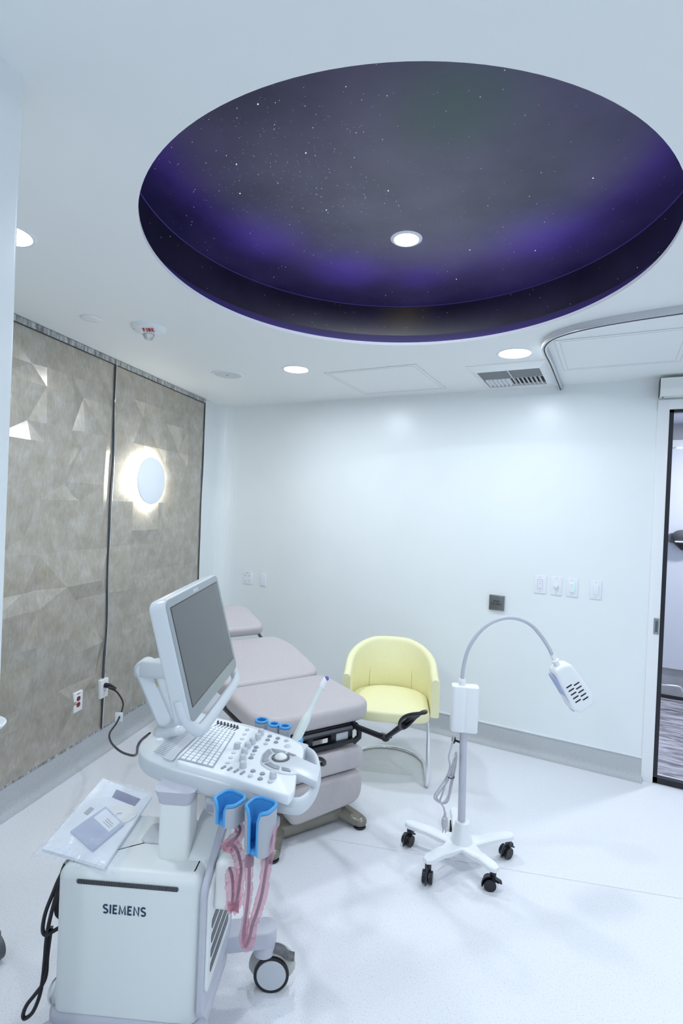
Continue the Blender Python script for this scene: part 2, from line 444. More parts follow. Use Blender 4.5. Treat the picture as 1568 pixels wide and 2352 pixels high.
# rounded white corner between the covered wall and the back wall
bm = nb()
A0, B0, Ck = CL, V((-3.26, YB, 0)), CL+DL*.388
prof = [A0+DL*.0]+[(A0+DL*.15)*(1-t)**2+Ck*2*t*(1-t)+B0*t*t for t in [k/10 for k in range(11)]]
for a, b in zip(prof, prof[1:]): quad(bm, a, b, b+V((0, 0, CEIL)), a+V((0, 0, CEIL)))
struct('wall_corner', bm, M['wall'], 60)
bm = nb(); quad(bm, LW(0, 0, -.004), LW(5.6, 0, -.004), LW(5.6, CEIL, -.004), LW(0, CEIL, -.004)); struct('wall_left', bm, M['wall'])
bm = nb(); quad(bm, (2.2, -1.7, 0), (2.2, 4.1, 0), (2.2, 4.1, CEIL), (2.2, -1.7, CEIL)); struct('wall_right', bm, M['wall'])
bm = nb(); quad(bm, (-3.5, -1.6, 0), (2.3, -1.6, 0), (2.3, -1.6, CEIL), (-3.5, -1.6, CEIL)); struct('wall_front', bm, M['wall'])
# pier beside the camera
bm = nb()
pillow(bm, roundpoly([(-1.233, .71), (-1.43, .66), (-1.22, -.2), (-1.0, -.2)], .012), 0, CEIL)
struct('wall_pier', bm, M['wall'], 40)
bm = nb(); a, b = V((-1.25, 2.403, .0006)), V((.90, 3.031, .0006)); d = (b-a).normalized(); n = V((-d.y, d.x, 0))*.0009
quad(bm, a-n, b-n, b+n, a+n); struct('trim_10', bm, mat('floor_weld', (.55, .56, .58), .5))
# cove base
def cove(path, name, n_in):
    bm = nb(); prof = [(.0, .148), (.006, .148), (.006, .05), (.010, .028), (.02, .012), (.038, .003), (.06, .001)]
    rings = [[bm.verts.new(p+nn*d+V((0, 0, z))) for d, z in prof] for p, nn in zip(path, n_in)]
    for a, b in zip(rings, rings[1:]):
        for k in range(len(prof)-1): bm.faces.new((a[k], a[k+1], b[k+1], b[k]))
    struct(name, bm, M['cove'], 50)
cove([V((-3.26, YB, 0)), V((DX0-.0, YB, 0))], 'baseboard_back', [V((0, -1, 0))]*2)
cove([LW(5.4, 0), LW(0, 0)], 'baseboard_left', [NL, NL])
bm = nb(); box(bm, ((-3.26+DX0)/2, YB-.005, .152), (DX0+3.26, .012, .010)); struct('trim_1', bm, M['white'])
bm = nb(); box(bm, (0, 0, 0), (5.4, .010, .014), frame(LW(2.7, .155, .003), DL, NL), .002); struct('trim_2', bm, M['zinc'])
bm = nb(); box(bm, (0, 0, 0), (3.4, .014, .034), frame(LW(1.7, 2.659, .006), DL, NL), .002); struct('trim_3', bm, M['zinc'])
bm = nb(); box(bm, (0, 0, 0), (3.4, .006, .006), frame(LW(1.7, 2.640, .006), DL, NL)); struct('trim_4', bm, M['gap'])
# wavy seam between the two widths of wall covering, and the one at the corner
def seam(t0, name, m, amp, w0, off):
    bm = nb(); P = []
    rnd = random.Random(int(t0*100))
    ph = rnd.random()*6
    for k in range(61):
        z = .155+(2.64-.155)*k/60
        P.append(LW(t0+amp*sin(z*5.5+ph)+amp*.5*sin(z*11+1), z, off))
    tube(bm, P, w0, n=8, flat=(1, .7)); struct(name, bm, m, 60)
seam(1.272, 'trim_5', M['chrome'], .006, .0075, .008)
seam(1.284, 'trim_6', M['gap'], .006, .006, .009)
seam(.006, 'trim_7', M['gap'], .004, .008, .006)
# relief wall covering : faceted sheets
def relief(t0, t1, name, seed):
    rnd = random.Random(seed); bm = nb(); g = .1055; z00 = 2.135-7*3*g; t00 = 1.688-7*3*g
    us = [t0]; u = -60
    vals = [t00+g*k for k in range(-10, 70) if k % 3 in (0, 2)]
    ts = [t0]+[v for v in vals if t0+.02 < v < t1-.02]+[t1]
    zv = [z00+g*k for k in range(-10, 40) if k % 3 in (0, 2)]
    zs = [.15]+[v for v in zv if .17 < v < 2.62]+[2.645]
    vid = {}
    for i, t in enumerate(ts):
        for j, z in enumerate(zs):
            edge = i in (0, len(ts)-1) or j in (0, len(zs)-1)
            o = .004 if edge else .002+.036*rnd.random()
            vid[i, j] = bm.verts.new(LW(t+(0 if edge else rnd.uniform(-.006, .006)), z+(0 if edge else rnd.uniform(-.006, .006)), o))
    for i in range(len(ts)-1):
        for j in range(len(zs)-1):
            a, b, c, d = vid[i, j], vid[i+1, j], vid[i+1, j+1], vid[i, j+1]
            sq = abs((ts[i+1]-ts[i])-(zs[j+1]-zs[j])) < .03
            if sq: bm.faces.new((a, b, c)); bm.faces.new((a, c, d))
            else: bm.faces.new((a, b, d)); bm.faces.new((b, c, d))
    struct(name, bm, M['paper_wall'], 0)
relief(.008, 1.268, 'wall_left_covering_far', 3)
relief(1.288, 3.3, 'wall_left_covering_near', 11)

# recessed star sky in the ceiling
SR = 1.02; SZ = .25
sky = thing('star_sky_recess', 'large round recessed night sky mural with stars and purple rim glow in the ceiling', 'ceiling mural', CC)
bm = nb(); K = 144
ring = lambda r, z: [bm.verts.new(CC+V((r*cos(2*pi*k/K), r*sin(2*pi*k/K), z))) for k in range(K)]
a, b = ring(SR, .075), ring(SR, SZ)
for i in range(K): bm.faces.new((a[i-1], a[i], b[i], b[i-1]))
o = obj('side_wall', bm, M['skywall'], sky)
bm = nb(); a, b, c = ring(SR-.012, .0165), ring(SR-.012, .075), ring(SR, .075)
for i in range(K): bm.faces.new((a[i-1], a[i], b[i], b[i-1])); bm.faces.new((b[i-1], b[i], c[i], c[i-1]))
obj('lower_band', bm, M['band'], sky)
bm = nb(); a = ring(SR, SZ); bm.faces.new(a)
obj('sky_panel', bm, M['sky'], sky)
bm = nb(); tube(bm, [CC+V((.992*cos(2*pi*k/K), .992*sin(2*pi*k/K), .024)) for k in range(K)], .005, n=6, closed=True)
obj('led_strip', bm, M['led'], sky)
rnd = random.Random(5); bm = nb()
for k in range(620):
    if k < 330:
        a = rnd.gauss(-2.25, .5); r = abs(rnd.gauss(.55, .22))
        x, y = r*cos(a), r*sin(a)
    else:
        a = rnd.uniform(0, 2*pi); r = SR*math.sqrt(rnd.random()); x, y = r*cos(a), r*sin(a)
    if math.hypot(x, y) > SR-.02: continue
    s = .0005+.0009*rnd.random()**4
    if k % 61 == 0: s = .0024
    t = nb(); bmesh.ops.create_icosphere(t, subdivisions=1, radius=s)
    for v in t.verts: v.co += CC+V((x, y, SZ-.001))
    join(bm, t)
for k in range(70):
    a = rnd.uniform(0, 2*pi); z = rnd.uniform(.09, .24); s = .0006+.0006*rnd.random()
    t = nb(); bmesh.ops.create_icosphere(t, subdivisions=1, radius=s)
    for v in t.verts: v.co += CC+V(((SR-.001)*cos(a), (SR-.001)*sin(a), z))
    join(bm, t)
M['star'] = mat('star_point', (.8, .85, 1), .5, emit=(.8, .88, 1), es=.9)
o = obj('stars', bm, M['star'], sky, 0); o['kind'] = 'stuff'
bm = nb(); tube(bm, [CC+V(((SR-.002)*cos(2*pi*k/K), (SR-.002)*sin(2*pi*k/K), SZ-.002)) for k in range(K)], .0025, n=6, closed=True)
obj('seam_line', bm, mat('seam_violet', (.10, .08, .22), .4), sky)

# downlights
def lensmat(k):
    return mat('lamp_lens', (.9, .9, .9), .4, emit=LAMPC, es=LAMP*k)
def downlight(x, y, z, r, label, lensm, group=None):
    t = thing('downlight', label, 'ceiling light', (x, y, z), group)
    bm = nb(); lathe(bm, [(r, .004), (r, -.002), (r+.004, -.005), (r+.016, -.003), (r+.020, .0), (r+.020, .004)], Matrix.Translation((x, y, z)), 48); obj('trim_ring', bm, M['white'], t)
    bm = nb(); lathe(bm, [(0, -.0025), (r*.8, -.0025), (r, -.0015)], Matrix.Translation((x, y, z)), 48); obj('lens', bm, lensm, t)
    return t
downlight(-1.985, 3.042, CEIL, .080, 'round white downlight between the ceiling speaker and the access panel', lensmat(1.0), 'ceiling downlights')
downlight(-.547, 3.158, CEIL, .086, 'round white downlight in front of the louvred air vent', lensmat(.68), 'ceiling downlights')
downlight(-2.00, 1.106, CEIL, .080, 'round white downlight half hidden by the white pier at the left edge', lensmat(.8), 'ceiling downlights')
downlight(-.857, 2.156, CEIL+SZ, .050, 'small round lamp glowing inside the dark star sky recess', M['domelens'], 'ceiling downlights')
for x, y in ((.95, 2.1), (.75, .3), (-.75, -.55)):  # unseen downlights added to lift the room brightness
    downlight(x, y, CEIL, .080, 'round white fill downlight added on the ceiling outside the picture', lensmat(.95), 'ceiling downlights')

# ceiling fittings
bm = nb(); MX = Matrix.Translation((-2.487, 1.821, CEIL)); lathe(bm, [(.0, -.009), (.045, -.009), (.052, -.007), (.054, -.002), (.050, .002)], MX, 40)
solo('blank_cover', bm, M['white'], 'plain white round blank cover on the ceiling left of the fire alarm', 'ceiling cover plate')
sp = thing('ceiling_speaker', 'flush round white ceiling speaker near the left rear corner', 'speaker', (-2.556, 3.0, CEIL)); MX = Matrix.Translation((-2.556, 3.0, CEIL))
bm = nb(); lathe(bm, [(.100, -.003), (.104, -.007), (.114, -.005), (.117, .002)], MX, 48); obj('rim', bm, M['white'], sp)
bm = nb(); lathe(bm, [(0, -.004), (.100, -.003)], MX, 48)
obj('grille', bm, noisy(mat('grille_white', rough=.6), (.55, .58, .6), (.72, .75, .77), ns=300), sp)
bm = nb(); box(bm, (0, 0, -.006), (.02, .006, .004), MX, .001); obj('badge', bm, M['inkgrey'], sp)
fa = thing('fire_alarm_strobe', 'white round ceiling fire alarm strobe with red FIRE lettering', 'fire alarm', (-2.302, 2.038, CEIL)); MX = Matrix.Translation((-2.302, 2.038, CEIL))
bm = nb(); lathe(bm, [(0, -.040), (.03, -.040), (.050, -.037), (.080, -.024), (.092, -.012), (.094, 0), (.08, .001)], MX, 48); obj('housing', bm, M['white'], fa)
bm = nb(); lathe(bm, [(0, -.072), (.014, -.070), (.026, -.060), (.030, -.046), (.031, -.038)], MX @ Matrix.Translation((0.005, -.004, 0)), 32); obj('strobe_dome', bm, M['clear'], fa)
bm = nb(); lathe(bm, [(0, -.062), (.010, -.058), (.016, -.044), (.018, -.036)], MX, 20); obj('reflector', bm, M['alu'], fa)
bm = nb()
# lettering lies on the sloping rim on the far side, reading from the room
rd = V((-.46, .887, 0)); rr_ = V((.887, .46, 0))
c0 = V((-2.302, 2.038, CEIL-.0335)) - rd*.060 + rr_*.022
lettering(bm, 'FIRE', .025, frame(c0, rr_, (rd*-.92+V((0, 0, .40))).normalized()), .0018, .19, space=.16)
obj('lettering', bm, M['redink'], fa, 0)
bm = nb(); box(bm, (0, 0, 0), (.014, .005, .003), frame(V((-2.302, 2.038, CEIL-.024))-rr_*.062-rd*.040, rr_, rd)); obj('slot', bm, M['ink'], fa, 0)
# access hatches
def hatch(x0, x1, y0, y1, name, label):
    t = thing(name, label, 'access panel', ((x0+x1)/2, (y0+y1)/2, CEIL))
    bm = nb(); box(bm, ((x0+x1)/2, (y0+y1)/2, CEIL-.0005), (x1-x0, y1-y0, .005)); obj('frame', bm, M['ceil'], t, 0)
    bm = nb()
    for a, b, c, d in ((x0, x1, y0, y0), (x0, x1, y1, y1), (x0, x0, y0, y1), (x1, x1, y0, y1)):
        for o in (0, .025):
            sx = o if a == b and a == x0 else (-o if a == b else 0); sy = o if c == d and c == y0 else (-o if c == d else 0)
            aa, bb = (a+o, b-o) if c == d else (a+sx, b+sx); cc_, dd = (c+sy, d+sy) if c == d else (c+o, d-o)
            box(bm, ((aa+bb)/2, (cc_+dd)/2, CEIL-.0034), (abs(bb-aa)+.0018, abs(dd-cc_)+.0018, .001))
    obj('joint', bm, M['joint'], t, 0)
hatch(-1.844, -1.165, 3.185, 3.88, 'access_panel', 'square flush white ceiling access panel between the two rear downlights')
hatch(-.318, .312, 3.0, 3.62, 'access_panel', 'square flush white ceiling access panel inside the curve of the curtain track')
# air diffuser
dv = thing('air_vent', 'square white ceiling air vent with grey louvres beside the curtain track', 'air vent', (-.64, 3.65, CEIL))
bm = nb(); x0, x1, y0, y1 = -.885, -.395, 3.345, 3.95
xi0, xi1, yi0, yi1 = x0+.05, x1-.05, y0+.10, y1-.07
O4 = [(x0, y0), (x1, y0), (x1, y1), (x0, y1)]; I4_ = [(xi0, yi0), (xi1, yi0), (xi1, yi1), (xi0, yi1)]
Rr = [[bm.verts.new((x, y, z)) for x, y in P] for P, z in ((O4, CEIL), (O4, CEIL-.004), (I4_, CEIL-.022), (I4_, CEIL-.002))]
for a, b in zip(Rr, Rr[1:]):
    for k in range(4): bm.faces.new((a[k-1], a[k], b[k], b[k-1]))
obj('frame', bm, M['white'], dv, 0)
bm = nb(); box(bm, ((x0+x1)/2, (y0+y1)/2, CEIL-.001), (x1-x0-.02, y1-y0-.02, .002)); obj('backing', bm, M['dark'], dv, 0)
cxm = -.64
for (a, b) in ((x0+.05, cxm-.008), (cxm+.008, x1-.05)):
    for k in range(7):
        y = y0+.115+k*.027; bm = nb()
        box(bm, (0, 0, 0), (b-a, .020, .0025), Matrix.Translation(((a+b)/2, y, CEIL-.012)) @ Matrix.Rotation(radians(-38), 4, 'X')); obj('louvre', bm, M['louvre'], dv, 0)
    sgn = 1
    for k in range(6):
        xx = a+.018+k*(b-a-.02)/6; bm = nb()
        box(bm, (0, 0, 0), (.026, .20, .0025), Matrix.Translation((xx, y0+.42, CEIL-.013)) @ Matrix.Rotation(radians(40 if a > -.7 else -50), 4, 'Y')); obj('louvre', bm, M['white'], dv, 0)
bm = nb(); box(bm, (cxm, y0+.30, CEIL-.012), (.008, .44, .016)); box(bm, ((x0+x1)/2, y0+.308, CEIL-.012), (x1-x0-.1, .006, .016)); obj('divider', bm, M['lgrey'], dv, 0)
# curtain track
ct = thing('curtain_track', 'curved aluminium curtain track on the ceiling running to the rear wall', 'curtain track', (-.37, 3.3, CEIL))
TP = [(-.369, YB-.005), (-.369, 3.7), (-.369, 3.36), (-.374, 3.1), (-.362, 2.985), (-.318, 2.885), (-.245, 2.82), (-.14, 2.77), (.0, 2.735), (.23, 2.705), (.7, 2.67), (1.4, 2.65), (2.19, 2.64)]
TPc = catmull([V((x, y, CEIL-.016)) for x, y in TP], 8)
def ribbon(bm, P, offs, z0, z1):
    rings = []
    for i, p in enumerate(P):
        t = (P[min(i+1, len(P)-1)]-P[max(i-1, 0)]).normalized(); n = V((-t.y, t.x, 0))
        rings.append([bm.verts.new(p+n*o+V((0, 0, z))) for o, z in ((-offs, z0), (offs, z0), (offs, z1), (-offs, z1))])
    for a, b in zip(rings, rings[1:]):
        for k in range(4): bm.faces.new((a[k-1], a[k], b[k], b[k-1]))
    bm.faces.new(rings[0]); bm.faces.new(rings[-1])
bm = nb(); ribbon(bm, TPc, .014, -.018, .016); obj('rail', bm, mat('track_aluminium', (.62, .63, .65), .35, metal=.8), ct)
bm = nb(); ribbon(bm, [p+V((0, 0, -.0185)) for p in TPc], .0035, -.001, .002); obj('slot', bm, M['dark'], ct)

# ------------------------------------------------------------------ sconce on the wall covering
SCC = LW(.880, 1.876)
sc_ = thing('wall_sconce', 'round white backlit wall lamp glowing on the beige wall covering', 'wall lamp', SCC)
MXS = frame(SCC, DL*-1, V((0, 0, 1)), NL)
bm = nb(); lathe(bm, [(0, .062), (.168, .062), (.176, .058), (.178, .050), (.170, .046), (0, .046)], MXS, 64); obj('front_disc', bm, M['disc'], sc_)
bm = nb(); lathe(bm, [(0, .02), (.10, .02), (.10, .046)], MXS, 48); obj('back_box', bm, M['white'], sc_)
bm = nb(); lathe(bm, [(.140, .040), (.166, .040), (.166, .0455), (.140, .0455)], MXS, 64); obj('light_ring', bm, M['glowring'], sc_)

# ------------------------------------------------------------------ plates on walls
def plate(mx, w, h, d=.007, bev=.002):
    bm = nb(); box(bm, (0, 0, d/2-.016), (w, h, d+.032), mx, bev); return bm
def BW(x, z): return frame((x, YB, z), (1, 0, 0), (0, 0, 1), (0, -1, 0))
t = thing('power_outlet', 'white four-socket power outlet plate on the rear wall above the headrest', 'power outlet', (-3.086, YB, 1.02)); mx = BW(-3.086, 1.022)
obj('plate', plate(mx, .108, .116), M['wplate'], t)
for sx in (-1, 1):
    for sz in (-1, 1):
        bm = nb(); pillow(bm, rrect(.030, .030, .010, 4, sx*.023, sz*.026), .005, .008, .001, mx); so = obj('socket', bm, M['white'], t)
        bm = nb()
        for dx in (-.006, .006): box(bm, (sx*.023+dx, sz*.026+.004, .008), (.003, .008, .001), mx)
        cyl(bm, mx @ V((sx*.023, sz*.026-.007, .0075)), mx @ V((sx*.023, sz*.026-.007, .0085)), .0025, n=10); obj('slot', bm, M['ink'], so, 0)
bm = nb(); box(bm, (0, .051, .0065), (.03, .004, .001), mx); obj('stamp', bm, M['inkgrey'], t, 0)
bm = plate(BW(-2.905, 1.022), .066, .116); solo('blank_plate', bm, M['wplate'], 'white blank wall plate right of the four-socket outlet', 'wall plate')
pb = thing('push_plate', 'square steel PUSH TO OPEN door button on the rear wall', 'door button', (-.748, YB, 1.068)); mx = BW(-.748, 1.070)
bm = nb(); box(bm, (0, -.002, .008), (.112, .114, .016), mx, .002); obj('back_box', bm, M['steel'], pb)
bm = nb(); box(bm, (0, 0, .019), (.108, .106, .006), mx, .002); obj('button', bm, mat('dark_steel', (.22, .22, .225), .28, metal=.9), pb)
bm = nb(); lettering(bm, 'PUSH', .013, mx @ Matrix.Translation((0, .011, .0221)), .0004, .20, space=.24); lettering(bm, 'TO OPEN', .013, mx @ Matrix.Translation((0, -.010, .0221)), .0004, .20, space=.24)
obj('lettering', bm, M['black'], pb, 0)
def swplate(x, label, kind, name='wall_switch', cat='wall control'):
    z = 1.237; mx = BW(x, z); w = .082 if kind == 'key' else .074
    t = thing(name, label, cat, (x, YB, z)); obj('plate', plate(mx, w, .130, .007), M['wplate'], t)
    if kind == 'key':
        bm = nb()
        for a, b, c, d in ((-.017, .017, .035, .035), (-.017, .017, -.035, -.035), (-.017, -.017, -.035, .035), (.017, .017, -.035, .035)): box(bm, ((a+b)/2, (c+d)/2, .0074), (abs(b-a)+.0015, abs(d-c)+.0015, .0012), mx)
        for y in (.022, .006, -.024): cyl(bm, mx @ V((0, y, .0072)), mx @ V((0, y, .0086)), .0032, n=10)
        obj('insert', bm, M['inkgrey'], t, 0)
    if kind == 'knob':
        bm = nb(); lathe(bm, [(.017, .007), (.016, .012), (.0135, .026), (.012, .028), (0, .029)], mx @ Matrix.Translation((0, .002, 0)), 24); obj('knob', bm, M['warmwhite'], t)
    if kind == 'pad':
        bm = nb(); box(bm, (0, 0, .009), (.036, .072, .008), mx, .0015); k = obj('keypad', bm, M['white'], t)
        for y in (.024, .008, -.008, -.024):
            bm = nb(); box(bm, (-.002, y, .0135), (.024, .012, .003), mx, .001); obj('button', bm, M['plate'], k)
        bm = nb()
        for y in (.020, -.004): box(bm, (.0145, y, .0135), (.003, .009, .002), mx)
        obj('indicator_light', bm, M['green'], k, 0)
    if kind == 'rocker':
        bm = nb(); box(bm, (0, 0, 0), (.034, .068, .010), mx @ Matrix.Translation((0, 0, .0085)) @ Matrix.Rotation(radians(5), 4, 'X'), .0015); obj('rocker', bm, M['white'], t)
    for y in (.052, -.052):
        bm = nb(); cyl(bm, mx @ V((0, y, .0065)), mx @ V((0, y, .0076)), .0028, n=10); obj('screw', bm, M['inkgrey'], t, 0)
swplate(-.449, 'white wall plate with small holes, leftmost of the row above the push button', 'key', 'control_plate')
swplate(-.340, 'white wall plate with a round dimmer knob', 'knob', 'dimmer_switch')
swplate(-.235, 'white keypad wall plate with green indicator lights', 'pad', 'keypad_plate')
swplate(-.085, 'white rocker light switch nearest the glass door', 'rocker', 'light_switch', 'light switch')
# outlets on the covered wall
def LWf(t, z, off=.028): return frame(LW(t, z, off), DL, V((0, 0, 1)), NL)
tt = (CL-V((-2.976, 2.157, 0))).dot(DL)
t = thing('power_outlet', 'white outlet plate with two red sockets low on the beige wall', 'power outlet', LW(tt, .44, .028)); mx = LWf(tt, .44)
obj('plate', plate(mx, .076, .125), M['white'], t)
for sz in (-1, 1):
    bm = nb(); pillow(bm, rrect(.032, .030, .012, 4, 0, sz*.019), .005, .009, .001, mx); so = obj('socket', bm, M['red'], t)
    bm = nb()
    for dx in (-.006, .006): box(bm, (dx, sz*.019+.004, .009), (.003, .008, .0012), mx)
    obj('slot', bm, M['black'], so, 0)
bm = nb(); box(bm, (0, .050, .0065), (.03, .007, .001), mx); obj('stamp', bm, M['inkgrey'], t, 0)
tt2 = (CL-V((-3.041, 2.403, 0))).dot(DL)
t = thing('power_outlet', 'white outlet plate with a black plug in it, on the seam of the beige wall', 'power outlet', LW(tt2, .44, .024)); mx = LWf(tt2, .44, .024)
obj('plate', plate(mx, .076, .125), M['white'], t)
for sz in (-1, 1):
    bm = nb(); pillow(bm, rrect(.032, .030, .012, 4, 0, sz*.021), .005, .009, .001, mx); so = obj('socket', bm, M['white'], t)
    bm = nb()
    for dx in (-.006, .006): box(bm, (dx, sz*.021+.004, .009), (.003, .008, .0012), mx)
    obj('slot', bm, M['ink'], so, 0)
WCORD = [(-2.887, 2.343, .487), (-2.806, 2.34, .478), (-2.703, 2.303, .446), (-2.623, 2.231, .431), (-2.566, 2.148, .398), (-2.475, 2.027, .400), (-2.34, 1.928, .42), (-2.133, 1.811, .472), (-1.924, 1.695, .551), (-1.822, 1.636, .605), (-1.739, 1.567, .687), (-1.686, 1.538, .738), (-1.60, 1.50, .80)]
pl = mx @ V((0, .021, .010))
wc = thing('power_cable', 'black power cord hanging from the beige wall outlet to the scanner', 'power cable', pl)
bm = nb(); pe = pl+NL*.075+V((.01, 0, -.012)); tube(bm, [pl, pl+NL*.03, pl+NL*.045, pe], .015, n=14, rr=[.017, .016, .012, .008]); obj('plug', bm, M['black'], wc)
bm = nb(); tube(bm, catmull([pe]+[V(p) for p in WCORD], 6), .0055, n=8); obj('cord', bm, M['black'], wc)
bm = nb(); box(bm, (0, 0, 0), (.045, .003, .055), frame((-2.597, 2.189, .412), (.86, .51, 0), (.4, -.7, .0)), .001); obj('label_tag', bm, M['paper'], wc)

# ------------------------------------------------------------------ glass door, operator, corridor
def vbox(bm, x0, x1, y0, y1, z0, z1, bev=0): box(bm, ((x0+x1)/2, (y0+y1)/2, (z0+z1)/2), (x1-x0, y1-y0, z1-z0), bev=bev)
bm = nb(); vbox(bm, .235, .302, YB-.012, YB+.125, 0, 2.535, .003); vbox(bm, 1.30, 1.385, YB-.012, YB+.125, 0, 2.535, .003); vbox(bm, .235, 1.385, YB-.0118, YB+.1248, 2.47, 2.535, .003)
struct('door_frame_1', bm, M['white'], 30)
dr = bpy.data.objects.new('door_1', None); COL.objects.link(dr); dr.location = (.302, YB+.02, 0); dr['kind'] = 'structure'
bm = nb(); y0, y1 = YB+.0, YB+.045
vbox(bm, .302, .328, y0, y1, .004, 2.47); vbox(bm, 1.284, 1.30, y0, y1, .004, 2.47); vbox(bm, .302, 1.30, y0, y1, 2.45, 2.47); vbox(bm, .302, 1.30, y0, y1, .004, .04)
obj('leaf_frame', bm, M['black'], dr, 0)
bm = nb(); quad(bm, (.318, YB+.022, .04), (1.284, YB+.022, .04), (1.284, YB+.022, 2.45), (.318, YB+.022, 2.45)); obj('pane', bm, M['pane'], dr, 0)
bm = nb(); vbox(bm, .268, .298, YB-.018, YB-.011, .985, 1.090, .002); o = obj('strike_plate', bm, M['steel'], dr)
bm = nb(); vbox(bm, .276, .291, YB-.0195, YB-.0175, 1.0, 1.075, .0005); obj('recess', bm, M['dgrey'], dr)
op = thing('door_operator', 'long pale metal automatic door opener box above the glass door', 'door opener', (.75, YB-.06, 2.545))
bm = nb(); pr = [(YB-.0125, 2.545), (YB-.085, 2.545), (YB-.115, 2.585), (YB-.115, 2.655), (YB-.0125, 2.655)]
pillow(bm, pr, .235, 1.40, 0, Matrix(((0, 0, 1, 0), (1, 0, 0, 0), (0, 1, 0, 0), (0, 0, 0, 1)))); obj('housing', bm, M['warmwhite'], op, 20)
bm = nb(); pillow(bm, inset(pr[::-1] if area2(pr) < 0 else pr, -.002), .2335, .2375, 0, Matrix(((0, 0, 1, 0), (1, 0, 0, 0), (0, 1, 0, 0), (0, 0, 0, 1)))); obj('end_cap', bm, M['black'], op, 20)
bm = nb(); vbox(bm, .236, 1.40, YB-.1165, YB-.1145, 2.588, 2.598); obj('stripe', bm, M['white'], op, 0)
bm = nb(); cyl(bm, (.258, YB-.05, 2.538), (.258, YB-.05, 2.546), .006, n=12); obj('screw', bm, M['steel'], op)
# corridor beyond the door
CY = 6.05
bm = nb(); quad(bm, (-.8, YB+.12, -.001), (2.6, YB+.12, -.001), (2.6, CY, -.001), (-.8, CY, -.001)); struct('floor_corridor', bm, M['marble'])
bm = nb(); vbox(bm, -.8, 2.6, CY, CY+.05, .0, 2.75); struct('wall_corridor', bm, M['corrgrey'])
bm = nb(); vbox(bm, -.8, 2.6, CY-.03, CY, .30, 2.46); struct('wall_corridor_panel', bm, M['corrwall'])
bm = nb(); vbox(bm, -.8, 2.6, CY-.06, CY, 2.46, 2.53); struct('trim_8', bm, M['white'])
bm = nb(); vbox(bm, -.8, 2.6, CY-.012, CY, 0, .03); struct('trim_9', bm, M['black'])
bm = nb(); quad(bm, (-.8, YB+.12, 2.70), (2.6, YB+.12, 2.70), (2.6, CY, 2.70), (-.8, CY, 2.70)); struct('ceiling_corridor', bm, M['corrwall'])
for x, nm in ((-.8, 'wall_corridor_left'), (2.6, 'wall_corridor_right')):
    bm = nb(); quad(bm, (x, YB+.12, 0), (x, CY, 0), (x, CY, 2.75), (x, YB+.12, 2.75)); struct(nm, bm, M['corrwall'])
bm = nb(); vbox(bm, -.8, .2, YB+.1201, YB+.13, 0, 2.7); struct('wall_corridor_near', bm, M['corrwall'])
dl = downlight(1.1, 5.1, 2.70, .09, 'unseen fill downlight added in the corridor beyond the glass door', mat('corridor_fill_lens', (.9, .9, .9), .4, emit=(.95, .97, 1), es=430), 'ceiling downlights')  # out-of-view lamp added to brighten the corridor
wf = thing('wall_fixture', 'black rounded wall fixture with a white band seen through the glass door', 'wall fixture', (.59, CY-.03, 1.55))
bm = nb(); cyl(bm, (.525, CY-.03, 1.575), (.525, CY-.09, 1.575), .05, .045); sphere(bm, (.60, CY-.10, 1.60), .075, (1.15, .8, .8)); obj('body', bm, M['dgrey'], wf)
bm = nb(); box(bm, (.61, CY-.10, 1.545), (.15, .12, .016), bev=.005); obj('band', bm, M['white'], wf)
bm = nb(); lathe(bm, [(0, -.075), (.02, -.070), (.085, -.005), (.085, 0), (0, 0)], Matrix.Translation((.61, CY-.10, 1.535)) @ Matrix.Diagonal((1, .7, 1, 1)), 24); obj('lower_cone', bm, M['black'], wf)
bm = nb(); P = [(.40, 5.55, .24), (.50, 5.60, .24), (.585, 5.62, .24), (.615, 5.62, .22), (.645, 5.60, .12), (.66, 5.59, .004)]
tube(bm, catmull(P, 5), .012, n=10)
solo('chair_frame', bm, M['alu'], 'bent silver tube of a chair leg seen low through the glass door', 'chair leg')

# ================================================================== EXAM TABLE
A_ = V((.5, .8660254, 0)); H_ = V((-.8660254, .5, 0)); Z_ = V((0, 0, 1))
def T(a, s, z): return A_*a+H_*s+Z_*z
et = thing('exam_table', 'taupe vinyl examination table with raised headrest and stirrups', 'examination table', T(1.395, 2.8, 0))
MT = frame((0, 0, 0), A_, H_)          # local (a,s,z)
bm = nb(); pillow(bm, roundpoly([(1.055, 2.855), (1.055, 2.42), (1.12, 2.305), (1.675, 2.305), (1.74, 2.37), (1.735, 2.855)], .10, 6), .572, .672, .038, MT, 6, .03, .012); obj('seat_cushion', bm, M['taupe'], et, 60)
th = radians(10.8); bd = (H_*cos(th)+Z_*sin(th)).normalized(); bn = A_.cross(bd)
MB = frame(T(1.395, 2.858, .664), A_, bd, bn)
bm = nb(); pillow(bm, roundpoly([(-.335, 0), (.340, 0), (.335, .44), (.27, .60), (-.27, .60), (-.335, .44)], .13, 6), -.085, .012, .03, MB, 5, .03, .010); obj('back_cushion', bm, M['taupe'], et, 60)
th2 = radians(12); hd = (H_*cos(th2)+Z_*sin(th2)).normalized(); hn = A_.cross(hd)
MH = frame(T(1.395, 3.485, .800), A_, hd, hn)
bm = nb(); pillow(bm, roundpoly([(-.212, 0), (.212, 0), (.212, .36), (.15, .43), (-.15, .43), (-.212, .36)], .09, 6), -.02, .052, .03, MH, 5, .02, .008); obj('headrest', bm, M['taupe'], et, 60)
bm = nb()
for a in (1.2, 1.59): cyl(bm, T(a, 3.35, .70), T(a, 3.62, .785), .012)
obj('headrest_bar', bm, M['steel'], et)
bm = nb(); box(bm, (1.395, 2.62, .545), (.54, .50, .05), MT, .008); box(bm, (1.395, 2.52, .50), (.50, .25, .05), MT, .006)
